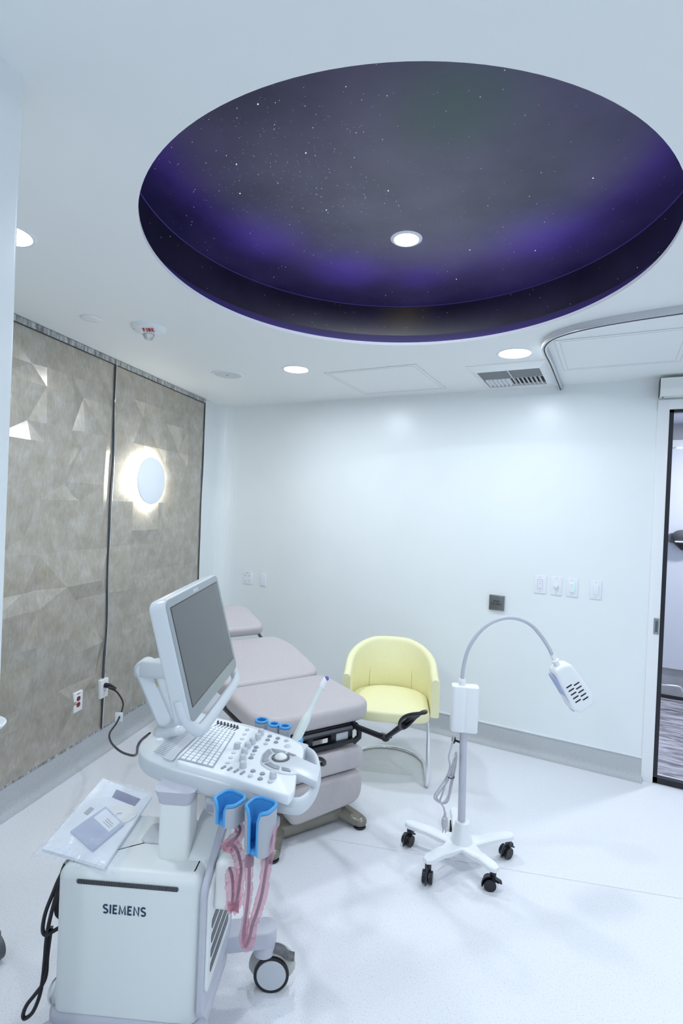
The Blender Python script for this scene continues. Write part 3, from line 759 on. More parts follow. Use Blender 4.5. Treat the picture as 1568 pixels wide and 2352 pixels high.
box(bm, (1.10, 2.70, .555), (.07, .34, .03), MT, .01); obj('seat_frame', bm, M['black'], et)
bm = nb(); box(bm, (1.395, 2.345, .545), (.46, .035, .045), MT, .004); box(bm, (1.395, 2.335, .468), (.46, .03, .022), MT, .004)
for a in (1.17, 1.36, 1.50, 1.61): box(bm, (a, 2.36, .505), (.028, .04, .10), MT, .005)
tube(bm, [T(1.63, 2.33, .55), T(1.655, 2.325, .52), T(1.655, 2.325, .48), T(1.62, 2.33, .455)], .016, n=10); obj('front_bracket', bm, M['black'], et)
bm = nb(); cyl(bm, T(1.16, 2.318, .548), T(1.60, 2.318, .548), .009); obj('hinge_rod', bm, M['dgrey'], et)
bm = nb(); box(bm, (1.555, 2.345, .505), (.075, .01, .055), MT); obj('inner_plate', bm, M['lgrey'], et)
bm = nb(); box(bm, (1.395, 2.85, .29), (.36, .60, .44), MT, .03); obj('pedestal', bm, M['warmwhite'], et)
bm = nb(); pillow(bm, rrect(.455, .125, .05, 6, 1.46, .373), -.06, .06, .03, frame(H_*2.365, A_, Z_, H_*-1), 5); obj('foot_pad', bm, M['taupe'], et, 60)
bm = nb(); pillow(bm, roundpoly([(1.235, .095), (1.68, .125), (1.692, .302), (1.235, .302)], .075, 6), -.05, .06, .03, frame(H_*2.365, A_, Z_, H_*-1), 5); obj('calf_pad', bm, M['taupe'], et, 60)
bm = nb(); box(bm, (1.40, 2.75, .055), (.40, .78, .07), MT, .02); obj('base_plate', bm, M['bronze'], et)
for a, s in ((1.134, 2.277), (1.66, 2.29), (1.134, 3.30), (1.66, 3.30)):
    bm = nb(); sg = 1 if s < 2.8 else -1; ins = 1.28 if a < 1.4 else 1.52
    P = [T(ins, s+sg*.28, .075), T((a+ins)/2, s+sg*.13, .060), T(a*.85+ins*.15, s+sg*.05, .040), T(a, s, .034)]
    tube(bm, catmull(P, 6), .03, n=14, rr=[.055-.019*k/18 for k in range(19)], flat=(.8, 1.1)); sphere(bm, T(a, s, .034), .036, (1.05, 1.05, .80))
    lg = obj('foot', bm, M['bronze'], et, 70)
    bm = nb(); lathe(bm, [(0, 0), (.030, 0), (.034, .004), (.030, .010), (0, .010)], Matrix.Translation(T(a, s, 0)), 20); obj('floor_pad', bm, M['rubber'], lg)
# stirrups
def stirrup(pts, side):
    root, e, p0, p1 = [V(p) for p in pts]
    bm = nb(); box(bm, (0, 0, 0), (.06, .07, .045), frame(root, A_, H_), .006); st = obj('stirrup', bm, M['black'], et)
    bm = nb(); tube(bm, [root, root.lerp(e, .5), e], .013, n=10, flat=(1.2, .8)); obj('lower_arm', bm, M['black'], st)
    bm = nb(); sphere(bm, e, .022, (1, 1, .8)); box(bm, (0, 0, .012), (.07, .022, .012), frame(e, (e-root), A_), .003); obj('joint', bm, M['black'], st)
    d = (p1-p0).normalized(); sdv = A_*side; sdv = (sdv-d*sdv.dot(d)).normalized()
    bm = nb(); tube(bm, [e, e.lerp(p0, .5), p0, p0+d*.02], .013, n=10, rr=[.013, .013, .016, .020]); obj('upper_arm', bm, M['black'], st)
    bm = nb(); L = (p1-p0).length; nn = sdv.cross(d)
    c = p0.lerp(p1, .55); loop = [c+d*(L*.50*cos(q))+sdv*(.050*sin(q))+nn*(.012*cos(2*q)) for q in [2*pi*k/28 for k in range(28)]]
    tube(bm, loop, .0085, n=8, closed=True); 
    for k in range(-5, 6):
        pass
    shell = []
    for i in range(9):
        u = -.48+.52*i/8; row = []
        for j in range(9):
            q = -1+2*j/8; wv = .046*math.sqrt(max(0, 1-(u/.5)**2))
            row.append(bm.verts.new(c+d*(L*u)+sdv*(wv*q)-nn*(.018*(1-q*q))))
        shell.append(row)
    for i in range(8):
        for j in range(8): bm.faces.new((shell[i][j], shell[i+1][j], shell[i+1][j+1], shell[i][j+1]))
    obj('heel_cup', bm, M['black'], st, 70)
stirrup([(-1.258, 2.575, .548), (-.98, 2.47, .570), (-.875, 2.410, .675), (-.752, 2.338, .800)], 1)
stirrup([T(1.12, 2.36, .535), T(1.14, 2.06, .56), T(1.13, 1.96, .60), T(1.12, 1.87, .66)], -1)

# ================================================================== YELLOW TUB CHAIR
ca = radians(21.7); E_ = V((cos(ca), sin(ca), 0)); G_ = V((sin(ca), -cos(ca), 0)); C0 = V((-1.289, 3.297, 0))
def K_(e, g, z): return C0+E_*e+G_*g+Z_*z
ch = thing('tub_chair', 'pale yellow tub chair with curved back and chrome cantilever frame', 'chair', C0)
MC = frame(C0, E_, G_*-1)              # local x right, y back
def horseshoe(n=30, r=.285, fr=.20):
    P = [(r, -fr), (r, -fr*.5)]
    P += [(r*cos(a), r*1.0*sin(a)) for a in [pi*k/n for k in range(n+1)]]
    P += [(-r, -fr*.5), (-r, -fr)]
    return P
hs = horseshoe()
bm = nb(); rings = []; NN = len(hs)
for i, (x, y) in enumerate(hs):
    a = hs[max(i-1, 0)]; b = hs[min(i+1, NN-1)]; t = V((b[0]-a[0], b[1]-a[1], 0)).normalized(); n_ = V((t.y, -t.x, 0))
    u = i/(NN-1); back = max(0, (y+.05)/.31)
    top = .665+.135*min(1, back)**.8 if y > -.05 else .665-.0*(y); bot = .425; wd = .027; lean = .045*max(0, y/.285)
    ring = []
    prof = []
    for k in range(7):
        q = pi*k/6; prof.append((wd*cos(q), top-wd+wd*sin(q)))
    prof = [(wd, bot+.008), (wd, (bot+top)/2)]+prof+[(-wd, (bot+top)/2), (-wd, bot+.008), (-wd+.008, bot), (wd-.008, bot)]
    for o, z in prof:
        hl = (z-bot)/(.38)
        ring.append(bm.verts.new(MC @ (V((x, y, z))+n_*o*1.0+V((0, lean*hl, 0)))))
    rings.append(ring)
for a, b in zip(rings, rings[1:]):
    for k in range(len(a)): bm.faces.new((a[k-1], a[k], b[k], b[k-1]))
bm.faces.new(rings[0]); bm.faces.new(rings[-1][::-1])
obj('shell', bm, M['yellow'], ch, 50)
bm = nb()
for sg in (.62, -.62):
    x, y = .258*sin(sg), .258*cos(sg); P = [MC @ V((x*1.0, y+.04*q, .46+.30*q)) for q in (0, .5, 1)]; tube(bm, P, .0018, n=6)
obj('seam', bm, mat('yellow_thread', (.60, .53, .24), .6), ch)
bm = nb(); seat = [(.256, -.225), (.256, .05)]+[(.256*cos(a), .05+.205*sin(a)) for a in [pi*k/12 for k in range(1, 12)]]+[(-.256, .05), (-.256, -.225), (-.12, -.265), (.12, -.265)]
pillow(bm, roundpoly(seat, .05, 4), .395, .465, .02, MC, 5, .012, .012); obj('seat_cushion', bm, M['yellow'], ch, 60)
bm = nb(); r_ = .0115; P = [K_(.245, .20, .395), K_(.250, .215, .30), K_(.252, .245, .05), K_(.252, .24, .02), K_(.252, .215, .0125)]
arc = [(.252*cos(a), -.02-.235*sin(a)) for a in [pi*k/16 for k in range(17)]]
P += [K_(.252, .10, .0125)]+[K_(x, y, .0125) for x, y in arc]+[K_(-.252, .10, .0125), K_(-.252, .215, .0125), K_(-.252, .24, .02), K_(-.252, .245, .05), K_(-.250, .215, .30), K_(-.245, .20, .395)]
tube(bm, catmull(P, 4), r_, n=12); obj('sled_frame', bm, M['chrome'], ch, 80)

# ================================================================== EXAM LAMP
LB = V((-.600, 2.585, 0))
lp = thing('exam_lamp', 'white gooseneck examination lamp on a five-legged castor base', 'examination lamp', LB)
lt = V((-.017, .006, .0)); 
def LPt(z): return LB+V((-.020*z, .0, z))+V((0, 0, 0))
bm = nb(); lathe(bm, [(0, .09), (.060, .09), (.056, .105), (.046, .14), (.036, .185), (.034, .205), (.026, .208), (0, .208)], Matrix.Translation(LB), 32); obj('hub', bm, M['white'], lp)
cst = [(-.870, 2.590), (-.702, 2.378), (-.424, 2.480), (-.405, 2.760), (-.700, 2.83)]
for cx, cy in cst:
    d = V((cx, cy, 0))-LB; L = d.length; d.normalize(); s = V((-d.y, d.x, 0)); bm = nb()
    st = [(0, .098, .105, .052), (.07, .095, .104, .040), (.11, .085, .102, .030), (L*.62, .094, .108, .030), (L-.07, .094, .108, .027), (L, .094, .108, .027), (L+.024, .096, .106, .014)]
    rings = [[bm.verts.new(LB+d*x+s*o+Z_*z) for o, z in ((-wd, z0-.004), (wd, z0-.004), (wd, z1), (wd-.006, z1+.006), (-wd+.006, z1+.006), (-wd, z1))] for x, z0, z1, wd in st]
    for a, b in zip(rings, rings[1:]):
        for k in range(6): bm.faces.new((a[k-1], a[k], b[k], b[k-1]))
    bm.faces.new(rings[0]); bm.faces.new(rings[-1])
    lg = obj('base_leg', bm, M['white'], lp, 30)
    c = LB+d*L; bm = nb(); ax = V((cos(cx*40), sin(cx*40), 0)); fwv = V((-ax.y, ax.x, 0))
    for sg in (-1, 1): cyl(bm, c+ax*sg*.008+fwv*.014+Z_*.0275, c+ax*sg*.024+fwv*.014+Z_*.0275, .0275, n=24)
    tube(bm, [c+fwv*.014+Z_*.0275+ax*.0+(fwv*cos(q)+Z_*sin(q))*.031 for q in [pi*k/8-.3 for k in range(9)]], .019, n=8, flat=(.25, 1.3), up=None)
    cyl(bm, c+Z_*.045, c+Z_*.092, .015, n=14); box(bm, (0, 0, 0), (.024, .04, .008), frame(c-fwv*.022+Z_*.045, ax, fwv+Z_*.5), .002)
    obj('castor', bm, M['black'], lp, 40)
bm = nb(); cyl(bm, LPt(.19), LPt(.67), .0185, n=24); obj('pole', bm, M['lav'], lp)
bm = nb(); cyl(bm, LPt(.59), LPt(.60)+V((-.045, -.012, 0)), .006, n=10); sphere(bm, LPt(.60)+V((-.045, -.012, 0)), .017, (.6, 1, 1.1)); obj('clamp_knob', bm, M['black'], lp)
bcx = V((cos(radians(20)), sin(radians(20)), 0)); bcy = V((-bcx.y, bcx.x, 0))
MBx = frame(LPt(0), bcx, bcy)
bm = nb(); pillow(bm, roundpoly([(-.066, -.034), (-.012, -.034), (0, -.030), (.012, -.034), (.066, -.034), (.066, .034), (-.066, .034)], .022, 5), .655, .880, .006, MBx @ Matrix.Translation((-.014, 0, 0)), 3); obj('power_box', bm, M['white'], lp)
bm = nb(); tp = LPt(.88)-bcx*.014; lathe(bm, [(.015, 0), (.015, .012), (.019, .014), (.019, .02), (.014, .03), (.0, .03)], Matrix.Translation(tp), 20); obj('collar', bm, M['white'], lp)
# gooseneck in the vertical plane facing the camera's right
ng = V((.887, .462, 0))
def G(u, z): return tp+ng*u+Z_*(z-.88)
GP = [(0, .90), (.006, .98), (.030, 1.07), (.085, 1.155), (.155, 1.205), (.235, 1.222), (.315, 1.200), (.372, 1.150), (.420, 1.085), (.447, 1.035)]
bm = nb(); tube(bm, catmull([G(*p) for p in GP], 6), .0095, n=12); obj('gooseneck', bm, M['lav'], lp)
bm = nb(); e0, e1 = G(.441, 1.048), G(.473, .988); tube(bm, [e0, e0.lerp(e1, .4), e0.lerp(e1, .45), e0.lerp(e1, .6), e0.lerp(e1, .65), e1], .014, n=16, rr=[.012, .012, .019, .019, .014, .016]); obj('head_collar', bm, M['white'], lp)
# lamp head: flattened tapered box hanging down to the right
hd_ = (ng*.54-Z_*.80).normalized(); hside = V((-.462, .887, 0)); 
hs_ = (V((.55, -.62, -.22))); hs_ = (hs_-hd_*hs_.dot(hd_)).normalized(); hn_ = hd_.cross(hs_)
MHd = frame(G(.462, 1.012), hn_, hd_, hs_)
bm = nb(); pillow(bm, roundpoly([(-.050, .02), (.045, .01), (.066, .225), (.045, .262), (-.046, .262), (-.066, .225)], .035, 6), -.042, .042, .018, MHd, 5); hh = obj('lamp_head', bm, M['white'], lp, 60)
bm = nb(); pillow(bm, roundpoly([(.035, -.032), (.035, .032), (.248, .037), (.248, -.037)], .034, 6), 0, .0065, .001, frame(MHd @ V((.0525, 0, 0)), hd_, hs_*1), 2); obj('filter_glass', bm, M['tint'], hh)
bm = nb()
for r in range(5):
    for cxx in (-.019, .019): box(bm, (cxx+(r-2)*.0, .125+r*.021-(.010 if cxx > 0 else 0), .0425), (.031, .0065, .0012), MHd, .0004)
obj('vent_slot', bm, M['black'], hh, 0)
# coiled mains lead on the pole
bm = nb(); cb = LPt(.60)+V((-.055, -.028, 0))
def Q(u, z): return LPt(z)+V((-.887, -.462, 0))*(-u)*1.0+V((.03, -.05, 0))
lead = [(-.062, .655), (-.075, .60), (-.085, .55), (-.080, .50), (-.095, .45), (-.125, .40), (-.150, .36), (-.148, .335), (-.110, .325), (-.085, .36), (-.075, .42), (-.060, .50), (-.050, .55), (-.048, .565), (-.060, .54), (-.072, .48), (-.095, .42), (-.130, .37), (-.140, .345), (-.115, .320), (-.085, .335), (-.070, .40), (-.058, .47), (-.045, .55), (-.052, .57), (-.068, .51), (-.088, .45), (-.115, .36), (-.125, .33), (-.105, .305), (-.098, .27)]
tube(bm, catmull([Q(u, z)+V((0, 0.006*sin(i*2.1), 0)) for i, (u, z) in enumerate(lead)], 5), .0042, n=8); cd = obj('mains_lead', bm, M['cordlight'], lp)
bm = nb(); a = Q(-.098, .275); tube(bm, [a, a-Z_*.02, a-Z_*.025, a-Z_*.055, a-Z_*.06, a-Z_*.075], .01, n=12, rr=[.006, .008, .015, .016, .015, .010]); obj('plug', bm, M['cordlight'], cd)
bm = nb()
for dx in (-.006, .006): box(bm, (0, 0, 0), (.003, .005, .022), Matrix.Translation(a-Z_*.085+V((dx, dx*.5, 0))))
obj('prong', bm, M['steel'], cd)
bm = nb(); a = Q(-.075, .452); tube(bm, [a+V((cos(q)*.017, sin(q)*.017, 0)) for q in [2*pi*k/12 for k in range(12)]], .003, n=6, closed=True); obj('cord_tie', bm, M['ink'], cd)

# ================================================================== ULTRASOUND CART
cf = radians(24.2); F_ = V((cos(cf), sin(cf), 0)); L_ = V((-F_.y, F_.x, 0))
def U(f, l, z): return F_*f+L_*l+Z_*z
MU = frame((0, 0, 0), F_, L_)
us = thing('ultrasound_machine', 'white ultrasound scanner on castors with monitor, keyboard and blue probe holders', 'ultrasound scanner', U(-.65, 1.66, 0))
bm = nb(); pillow(bm, roundpoly([(-.925, 1.505), (-.44, 1.505), (-.44, 1.84), (-.925, 1.84)], .06, 6), .11, .175, .02, MU, 4); obj('base', bm, M['lav'], us)
def leg(f0, l0, f1, l1, dz=0):
    bm = nb(); a, b = U(f0, l0, 0), U(f1, l1, 0); d = (b-a); L = d.length; mx = frame(a, d, Z_.cross(d))
    pillow(bm, [(0, -.045), (L, -.042)]+[(L+.042*sin(q), -.042*cos(q)) for q in [pi*k/10 for k in range(1, 10)]]+[(L, .042), (0, .045)], .165-dz, .222-dz, .006, mx, 3)
    cyl(bm, b+Z_*.128, b+Z_*(.17-dz), .038, n=24); lg = obj('base_leg', bm, M['lav'], us)
    return lg, b
def castor(b, ang, wr=.0625):
    ax = V((cos(ang), sin(ang), 0)); fwv = V((-ax.y, ax.x, 0)); c = b+fwv*.030+Z_*wr
    bm = nb(); cyl(bm, c-ax*.026, c+ax*.026, wr, n=40); w = obj('castor', bm, M['rubber'], us)
    for sg in (-1, 1):
        bm = nb(); lathe(bm, [(0, .0285), (wr-.012, .0285), (wr-.010, .026), (wr-.010, .020)], frame(c, ax.cross(Z_*-1)*sg, Z_, ax*sg), 40); obj('hub_cap', bm, M['lgrey'], w)
    bm = nb()
    for sg in (-1, 1):
        P = [c+ax*sg*.004+(fwv*cos(q)+Z_*sin(q))*(wr+.008) for q in [-.2+pi*1.12*k/14 for k in range(15)]]
    tube(bm, [c+(fwv*cos(q)+Z_*sin(q))*(wr+.007) for q in [-.15+(pi+.3)*k/16 for k in range(17)]], .026, n=10, flat=(.18, 1.0)); obj('fender', bm, M['fender'], w)
    bm = nb(); e = c+Z_*(wr+.014); tube(bm, catmull([e-fwv*.012, e+fwv*.012+Z_*.002, e+fwv*.036-Z_*.006, e+fwv*.055-Z_*.024, e+fwv*.078-Z_*.030], 4), .017, n=8, flat=(.45, 1.25)); obj('brake_lever', bm, M['dgrey'], w)
for (f0, l0, f1, l1, an, dz) in ((-.52, 1.80, -.318, 1.845, 5.22, 0), (-.50, 1.54, -.370, 1.425, 4.9, .05), (-.84, 1.78, -.86, 1.80, .4, .03), (-.84, 1.53, -1.00, 1.37, .4, .080)):
    lg, b = leg(f0, l0, f1, l1, dz); castor(b, an)
bm = nb(); sphere(bm, U(-.905, 1.56, .195), .040, (.7, .9, 1.1)); obj('rear_bumper', bm, M['alu'], us)
# body
bm = nb(); pillow(bm, roundpoly([(-.902, 1.51), (-.455, 1.51), (-.455, 1.82), (-.885, 1.82)], .035, 6), .170, .612, .035, MU, 5, .012); bd_ = obj('body', bm, M['body'], us, 50)
bm = nb(); pillow(bm, roundpoly([(1.545, .58), (1.82, .58), (1.82, .690), (1.70, .690)], .02, 4), 0, .09, .01, frame(F_*-.53, L_, Z_, F_), 3); obj('raised_shelf', bm, M['body'], bd_)
bm = nb(); pillow(bm, roundpoly([(1.500, .195), (1.80, .195), (1.832, .25), (1.832, .70), (1.70, .70), (1.500, .59)], .03, 5), 0, .020, .006, frame(F_*-.456, L_, Z_, F_), 3); ff = obj('front_fascia', bm, M['lav'], us)
bm = nb(); pillow(bm, roundpoly([(1.508, .27), (1.76, .29), (1.775, .40), (1.775, .66), (1.69, .66), (1.508, .575)], .025, 5), 0, .010, .004, frame(F_*-.437, L_, Z_, F_), 3); gp = obj('grille_panel', bm, M['body'], ff)
for k in range(4):
    bm = nb(); z = .315+k*.044; pillow(bm, roundpoly([(1.535, z), (1.73, z+.004), (1.73, z+.034), (1.535, z+.028)], .008, 3), 0, .002, 0, frame(F_*-.4275, L_, Z_, F_)); obj('vent_slot', bm, M['dgrey'], ff)
# side slot
mxs = frame(U(-.68, 1.5095, .578), F_, Z_, L_*-1)
bm = nb(); pillow(bm, rrect(.312, .014, .006, 4), 0, .0012, 0, mxs); obj('vent_slot', bm, M['dgrey'], bd_)
bm = nb()
for k in range(60): box(bm, (-.15+k*.3/59, 0, .0016), (.0014, .012, .001), mxs)
obj('slot_mesh', bm, M['black'], bd_, 0)
bm = nb(); lettering(bm, 'SIEMENS', .0265, frame(U(-.686, 1.5098, .502), F_, Z_, L_*-1), .0008, .19, space=.12); obj('lettering', bm, M['navy'], bd_, 0)
bm = nb(); pillow(bm, rrect(.105, .10, .02, 5, -.655, 1.70), .612, .620, .003, MU, 2); ip = obj('rear_tray', bm, M['lgrey'], bd_)
# column
PC = V((-1.192, 1.250, 0))
mxp = frame(PC, F_, L_)
bm = nb(); pillow(bm, rrect(.098, .088, .014, 5), .60, .80, 0, mxp); obj('column', bm, M['warmwhite'], us)
bm = nb()
rings = []
for z, s in ((.784, 1.04), (.788, 1.10), (.796, 1.13), (.812, 1.22), (.83, 1.34)):
    rings.append([bm.verts.new(mxp @ V((x*s, y*s, z))) for x, y in rrect(.098, .088, .018, 5)])
for a, b in zip(rings, rings[1:]):
    for k in range(len(a)): bm.faces.new((a[k-1], a[k], b[k], b[k-1]))
bm.faces.new(rings[0][::-1]); bm.faces.new(rings[-1]); obj('column_collar', bm, M['lav'], us, 50)
# control panel
RIM = [(-1.422, 1.287), (-1.386, 1.264), (-1.341, 1.249), (-1.303, 1.245), (-1.22, 1.244), (-1.103, 1.257), (-0.964, 1.272), (-0.848, 1.296), (-0.796, 1.312), (-0.778, 1.34), (-0.781, 1.401), (-0.809, 1.483), (-0.852, 1.557), (-0.899, 1.611), (-0.946, 1.633), (-0.977, 1.634), (-1.032, 1.646), (-1.197, 1.653), (-1.361, 1.641), (-1.469, 1.638), (-1.535, 1.611), (-1.534, 1.526), (-1.507, 1.446), (-1.475, 1.371), (-1.451, 1.32)]
RS = [tuple(p)[:2] for p in catmull([V((x, y, 0)) for x, y in RIM], 4, True)]
# body part of the panel stops behind the handle; handle bow is an open loop
FRONTX = lambda p: p[0] > -.905 - (p[1]-1.29)*.22
core = [p for p in RS if not (p[0] + (p[1]-1.29)*.22 > -.870)]
# order is preserved: the bow lies between the two cut ends
bm = nb(); pillow(bm, core, .805, .868, .006, I4, 3, .02); pn = obj('control_panel', bm, M['panel'], us, 50)
i0 = [i for i, p in enumerate(RS) if p[0] + (p[1]-1.29)*.22 > -.895]
bow = [RS[i] for i in range(len(RS)) if RS[i][0] + (RS[i][1]-1.29)*.22 > -.905]
bowi = inset([(p[0], p[1]) for p in RS], -.010 if area2(RS) < 0 else .010)
bowp = [bowi[i] for i in range(len(RS)) if RS[i][0] + (RS[i][1]-1.29)*.22 > -.905]
bm = nb(); tube(bm, [V((x, y, .838)) for x, y in bowp], .0115, n=14, flat=(2.3, 1.0)); obj('front_handle', bm, M['panel'], pn, 60)
PLATE = [(-1.226, 1.27), (-1.197, 1.261), (-1.073, 1.271), (-0.943, 1.276), (-0.818, 1.28), (-0.803, 1.296), (-0.813, 1.334), (-0.846, 1.395), (-0.892, 1.505), (-0.921, 1.557), (-0.957, 1.586), (-1.035, 1.603), (-1.19, 1.596), (-1.339, 1.591), (-1.31, 1.495), (-1.252, 1.311)]
PS = [tuple(p)[:2] for p in catmull([V((x, y, 0)) for x, y in PLATE], 3, True)]
bm = nb(); pillow(bm, PS, .855, .888, .006, I4, 3, .01); pt = obj('key_deck', bm, M['plate'], us, 50)
ZT = .888
KNOB = [(-1.111, 1.569), (-1.097, 1.532), (-1.092, 1.493), (-1.085, 1.457), (-1.068, 1.417), (-1.044, 1.378), (-1.015, 1.342), (-1.115, 1.436), (-0.898, 1.341)]
for x, y in KNOB:
    bm = nb(); lathe(bm, [(0, .019), (.0085, .019), (.0105, .017), (.0118, .002), (.0118, -.001)], Matrix.Translation((x, y, ZT)), 20); obj('knob', bm, M['lgrey'], pt)
BTN = [(-1.175, 1.571), (-1.074, 1.572), (-1.062, 1.543), (-1.05, 1.514), (-1.039, 1.573), (-1.027, 1.544), (-1.003, 1.574), (-1.062, 1.475), (-1.052, 1.452), (-1.041, 1.428), (-1.031, 1.405), (-0.973, 1.339), (-0.961, 1.31), (-0.938, 1.341), (-0.926, 1.313), (-0.89, 1.315)]
for i, (x, y) in enumerate(BTN):
    bm = nb(); lathe(bm, [(0, .005), (.0065, .0045), (.0085, .001), (.0085, -.001)], Matrix.Translation((x, y, ZT)), 18); obj('button', bm, M['mgrey'] if i % 3 else M['lgrey'], pt)
FLAT = [(-1.16, 1.535), (-1.144, 1.501), (-1.131, 1.47), (-1.102, 1.403), (-1.088, 1.37), (-1.074, 1.338), (-0.976, 1.541)]
for x, y in FLAT:
    r = .013 if x > -1.0 else .008
    bm = nb(); lathe(bm, [(0, .003), (r*.8, .003), (r, .001), (r, -.001)], Matrix.Translation((x, y, ZT)), 20); obj('round_key', bm, M['panel'], pt)
TGC = [(-1.304, 1.553), (-1.289, 1.554), (-1.274, 1.556), (-1.259, 1.557), (-1.244, 1.558), (-1.23, 1.559), (-1.216, 1.559)]
for x, y in TGC:
    bm = nb(); box(bm, (x+.004, y-.006, ZT+.0005), (.003, .030, .001)); cyl(bm, (x, y+.004, ZT), (x, y+.004, ZT+.011), .0048, .0035, 12); obj('gain_slider', bm, M['dgrey'], pt)
for x, y in [(-1.065, 1.307), (-1.042, 1.31), (-1.017, 1.311), (-0.993, 1.312)]:
    bm = nb(); box(bm, (x, y, ZT+.002), (.007, .020, .005), bev=.001); obj('toggle', bm, M['mgrey'], pt)
PALM = [(-0.993, 1.403), (-1.016, 1.446), (-1.022, 1.482), (-1.012, 1.497), (-0.988, 1.505), (-0.956, 1.505), (-0.912, 1.5), (-0.883, 1.489), (-0.806, 1.476), (-0.767, 1.388), (-0.846, 1.399), (-0.853, 1.385), (-0.88, 1.373), (-0.91, 1.369), (-0.945, 1.373), (-0.975, 1.384)]
bm = nb(); pillow(bm, roundpoly(PALM, .008, 3), .868, .8905, .002, I4, 2); pm = obj('palm_rest', bm, M['panel'], us, 50)
TK = [[(-0.987, 1.404), (-1.008, 1.442), (-1.016, 1.484), (-0.99, 1.467), (-0.989, 1.447), (-0.98, 1.428), (-0.967, 1.417), (-0.978, 1.397)], [(-1.011, 1.492), (-0.958, 1.501), (-0.952, 1.486), (-0.987, 1.475)], [(-0.949, 1.5), (-0.912, 1.497), (-0.916, 1.488), (-0.941, 1.488)], [(-0.968, 1.392), (-0.959, 1.413), (-0.94, 1.404), (-0.916, 1.404), (-0.907, 1.386), (-0.925, 1.383)], [(-0.908, 1.404), (-0.882, 1.407), (-0.866, 1.394), (-0.897, 1.388)]]
for P in TK:
    bm = nb(); pillow(bm, roundpoly(P, .004, 2), .889, .8930, .001, I4, 2); obj('trackball_key', bm, M['mgrey'], pm, 50)
tb = V((-.947, 1.455, .890))
bm = nb(); lathe(bm, [(.022, .004), (.026, .0045), (.030, .003), (.031, -.002)], Matrix.Translation(tb), 32); obj('trackball_ring', bm, M['dgrey'], pm)
bm = nb(); sphere(bm, tb+V((0, 0, -.002)), .023, (1, 1, .75), 28); obj('trackball', bm, M['warmwhite'], pm, 80)
# keyboard
KB = [V((-1.300, 1.520, 0)), V((-1.198, 1.524, 0)), V((-1.096, 1.291, 0)), V((-1.223, 1.276, 0))]
def kb(u, v): return KB[0].lerp(KB[1], u).lerp(KB[3].lerp(KB[2], u), v)
bm = nb(); pillow(bm, [tuple(kb(u, v))[:2] for u, v in ((-.03, -.02), (1.03, -.02), (1.03, 1.02), (-.03, 1.02))], ZT-.004, ZT+.0012, 0); kbd = obj('keyboard', bm, M['inkgrey'], us, 0)
for i in range(6):
    j = 0
    while j < 14:
        sp = 5 if (i == 5 and j == 4) else 1
        du, dv_ = .02, .014
        Q4 = [kb((i+.04)/6+du, j/14+dv_*.6), kb((i+.96)/6-.004, j/14+dv_*.6), kb((i+.96)/6-.004, (j+sp)/14-dv_*.6), kb((i+.04)/6+du, (j+sp)/14-dv_*.6)]
        bm = nb(); pillow(bm, [tuple(q)[:2] for q in Q4], ZT+.001, ZT+.004, .0008, I4, 1, 0); obj('key', bm, M['plate'], kbd, 0)
        j += sp
# speaker grille band and power key
PERF = [(-1.30, 1.275), (-1.345, 1.335), (-1.372, 1.40), (-1.380, 1.47), (-1.40, 1.545), (-1.36, 1.575), (-1.345, 1.548), (-1.318, 1.46), (-1.275, 1.32), (-1.250, 1.275)]
bm = nb(); pillow(bm, roundpoly(PERF, .02, 4), .86, .8745, .002, I4, 2); sg_ = obj('speaker_grille', bm, M['lgrey'], us, 40)
bm = nb()
for k in range(26):
    y = 1.29+k*.010; xs = -1.300-(y-1.275)*.34
    box(bm, (xs-.022+.04*(y-1.29)/.27*.0, y, .8748), (.055, .0022, .0008))
obj('grille_line', bm, M['mgrey'], sg_, 0)
bm = nb(); lathe(bm, [(0, .004), (.012, .004), (.014, .002), (.014, -.002)], Matrix.Translation((-1.412, 1.372, .868)), 24); obj('power_key', bm, M['plate'], pn)
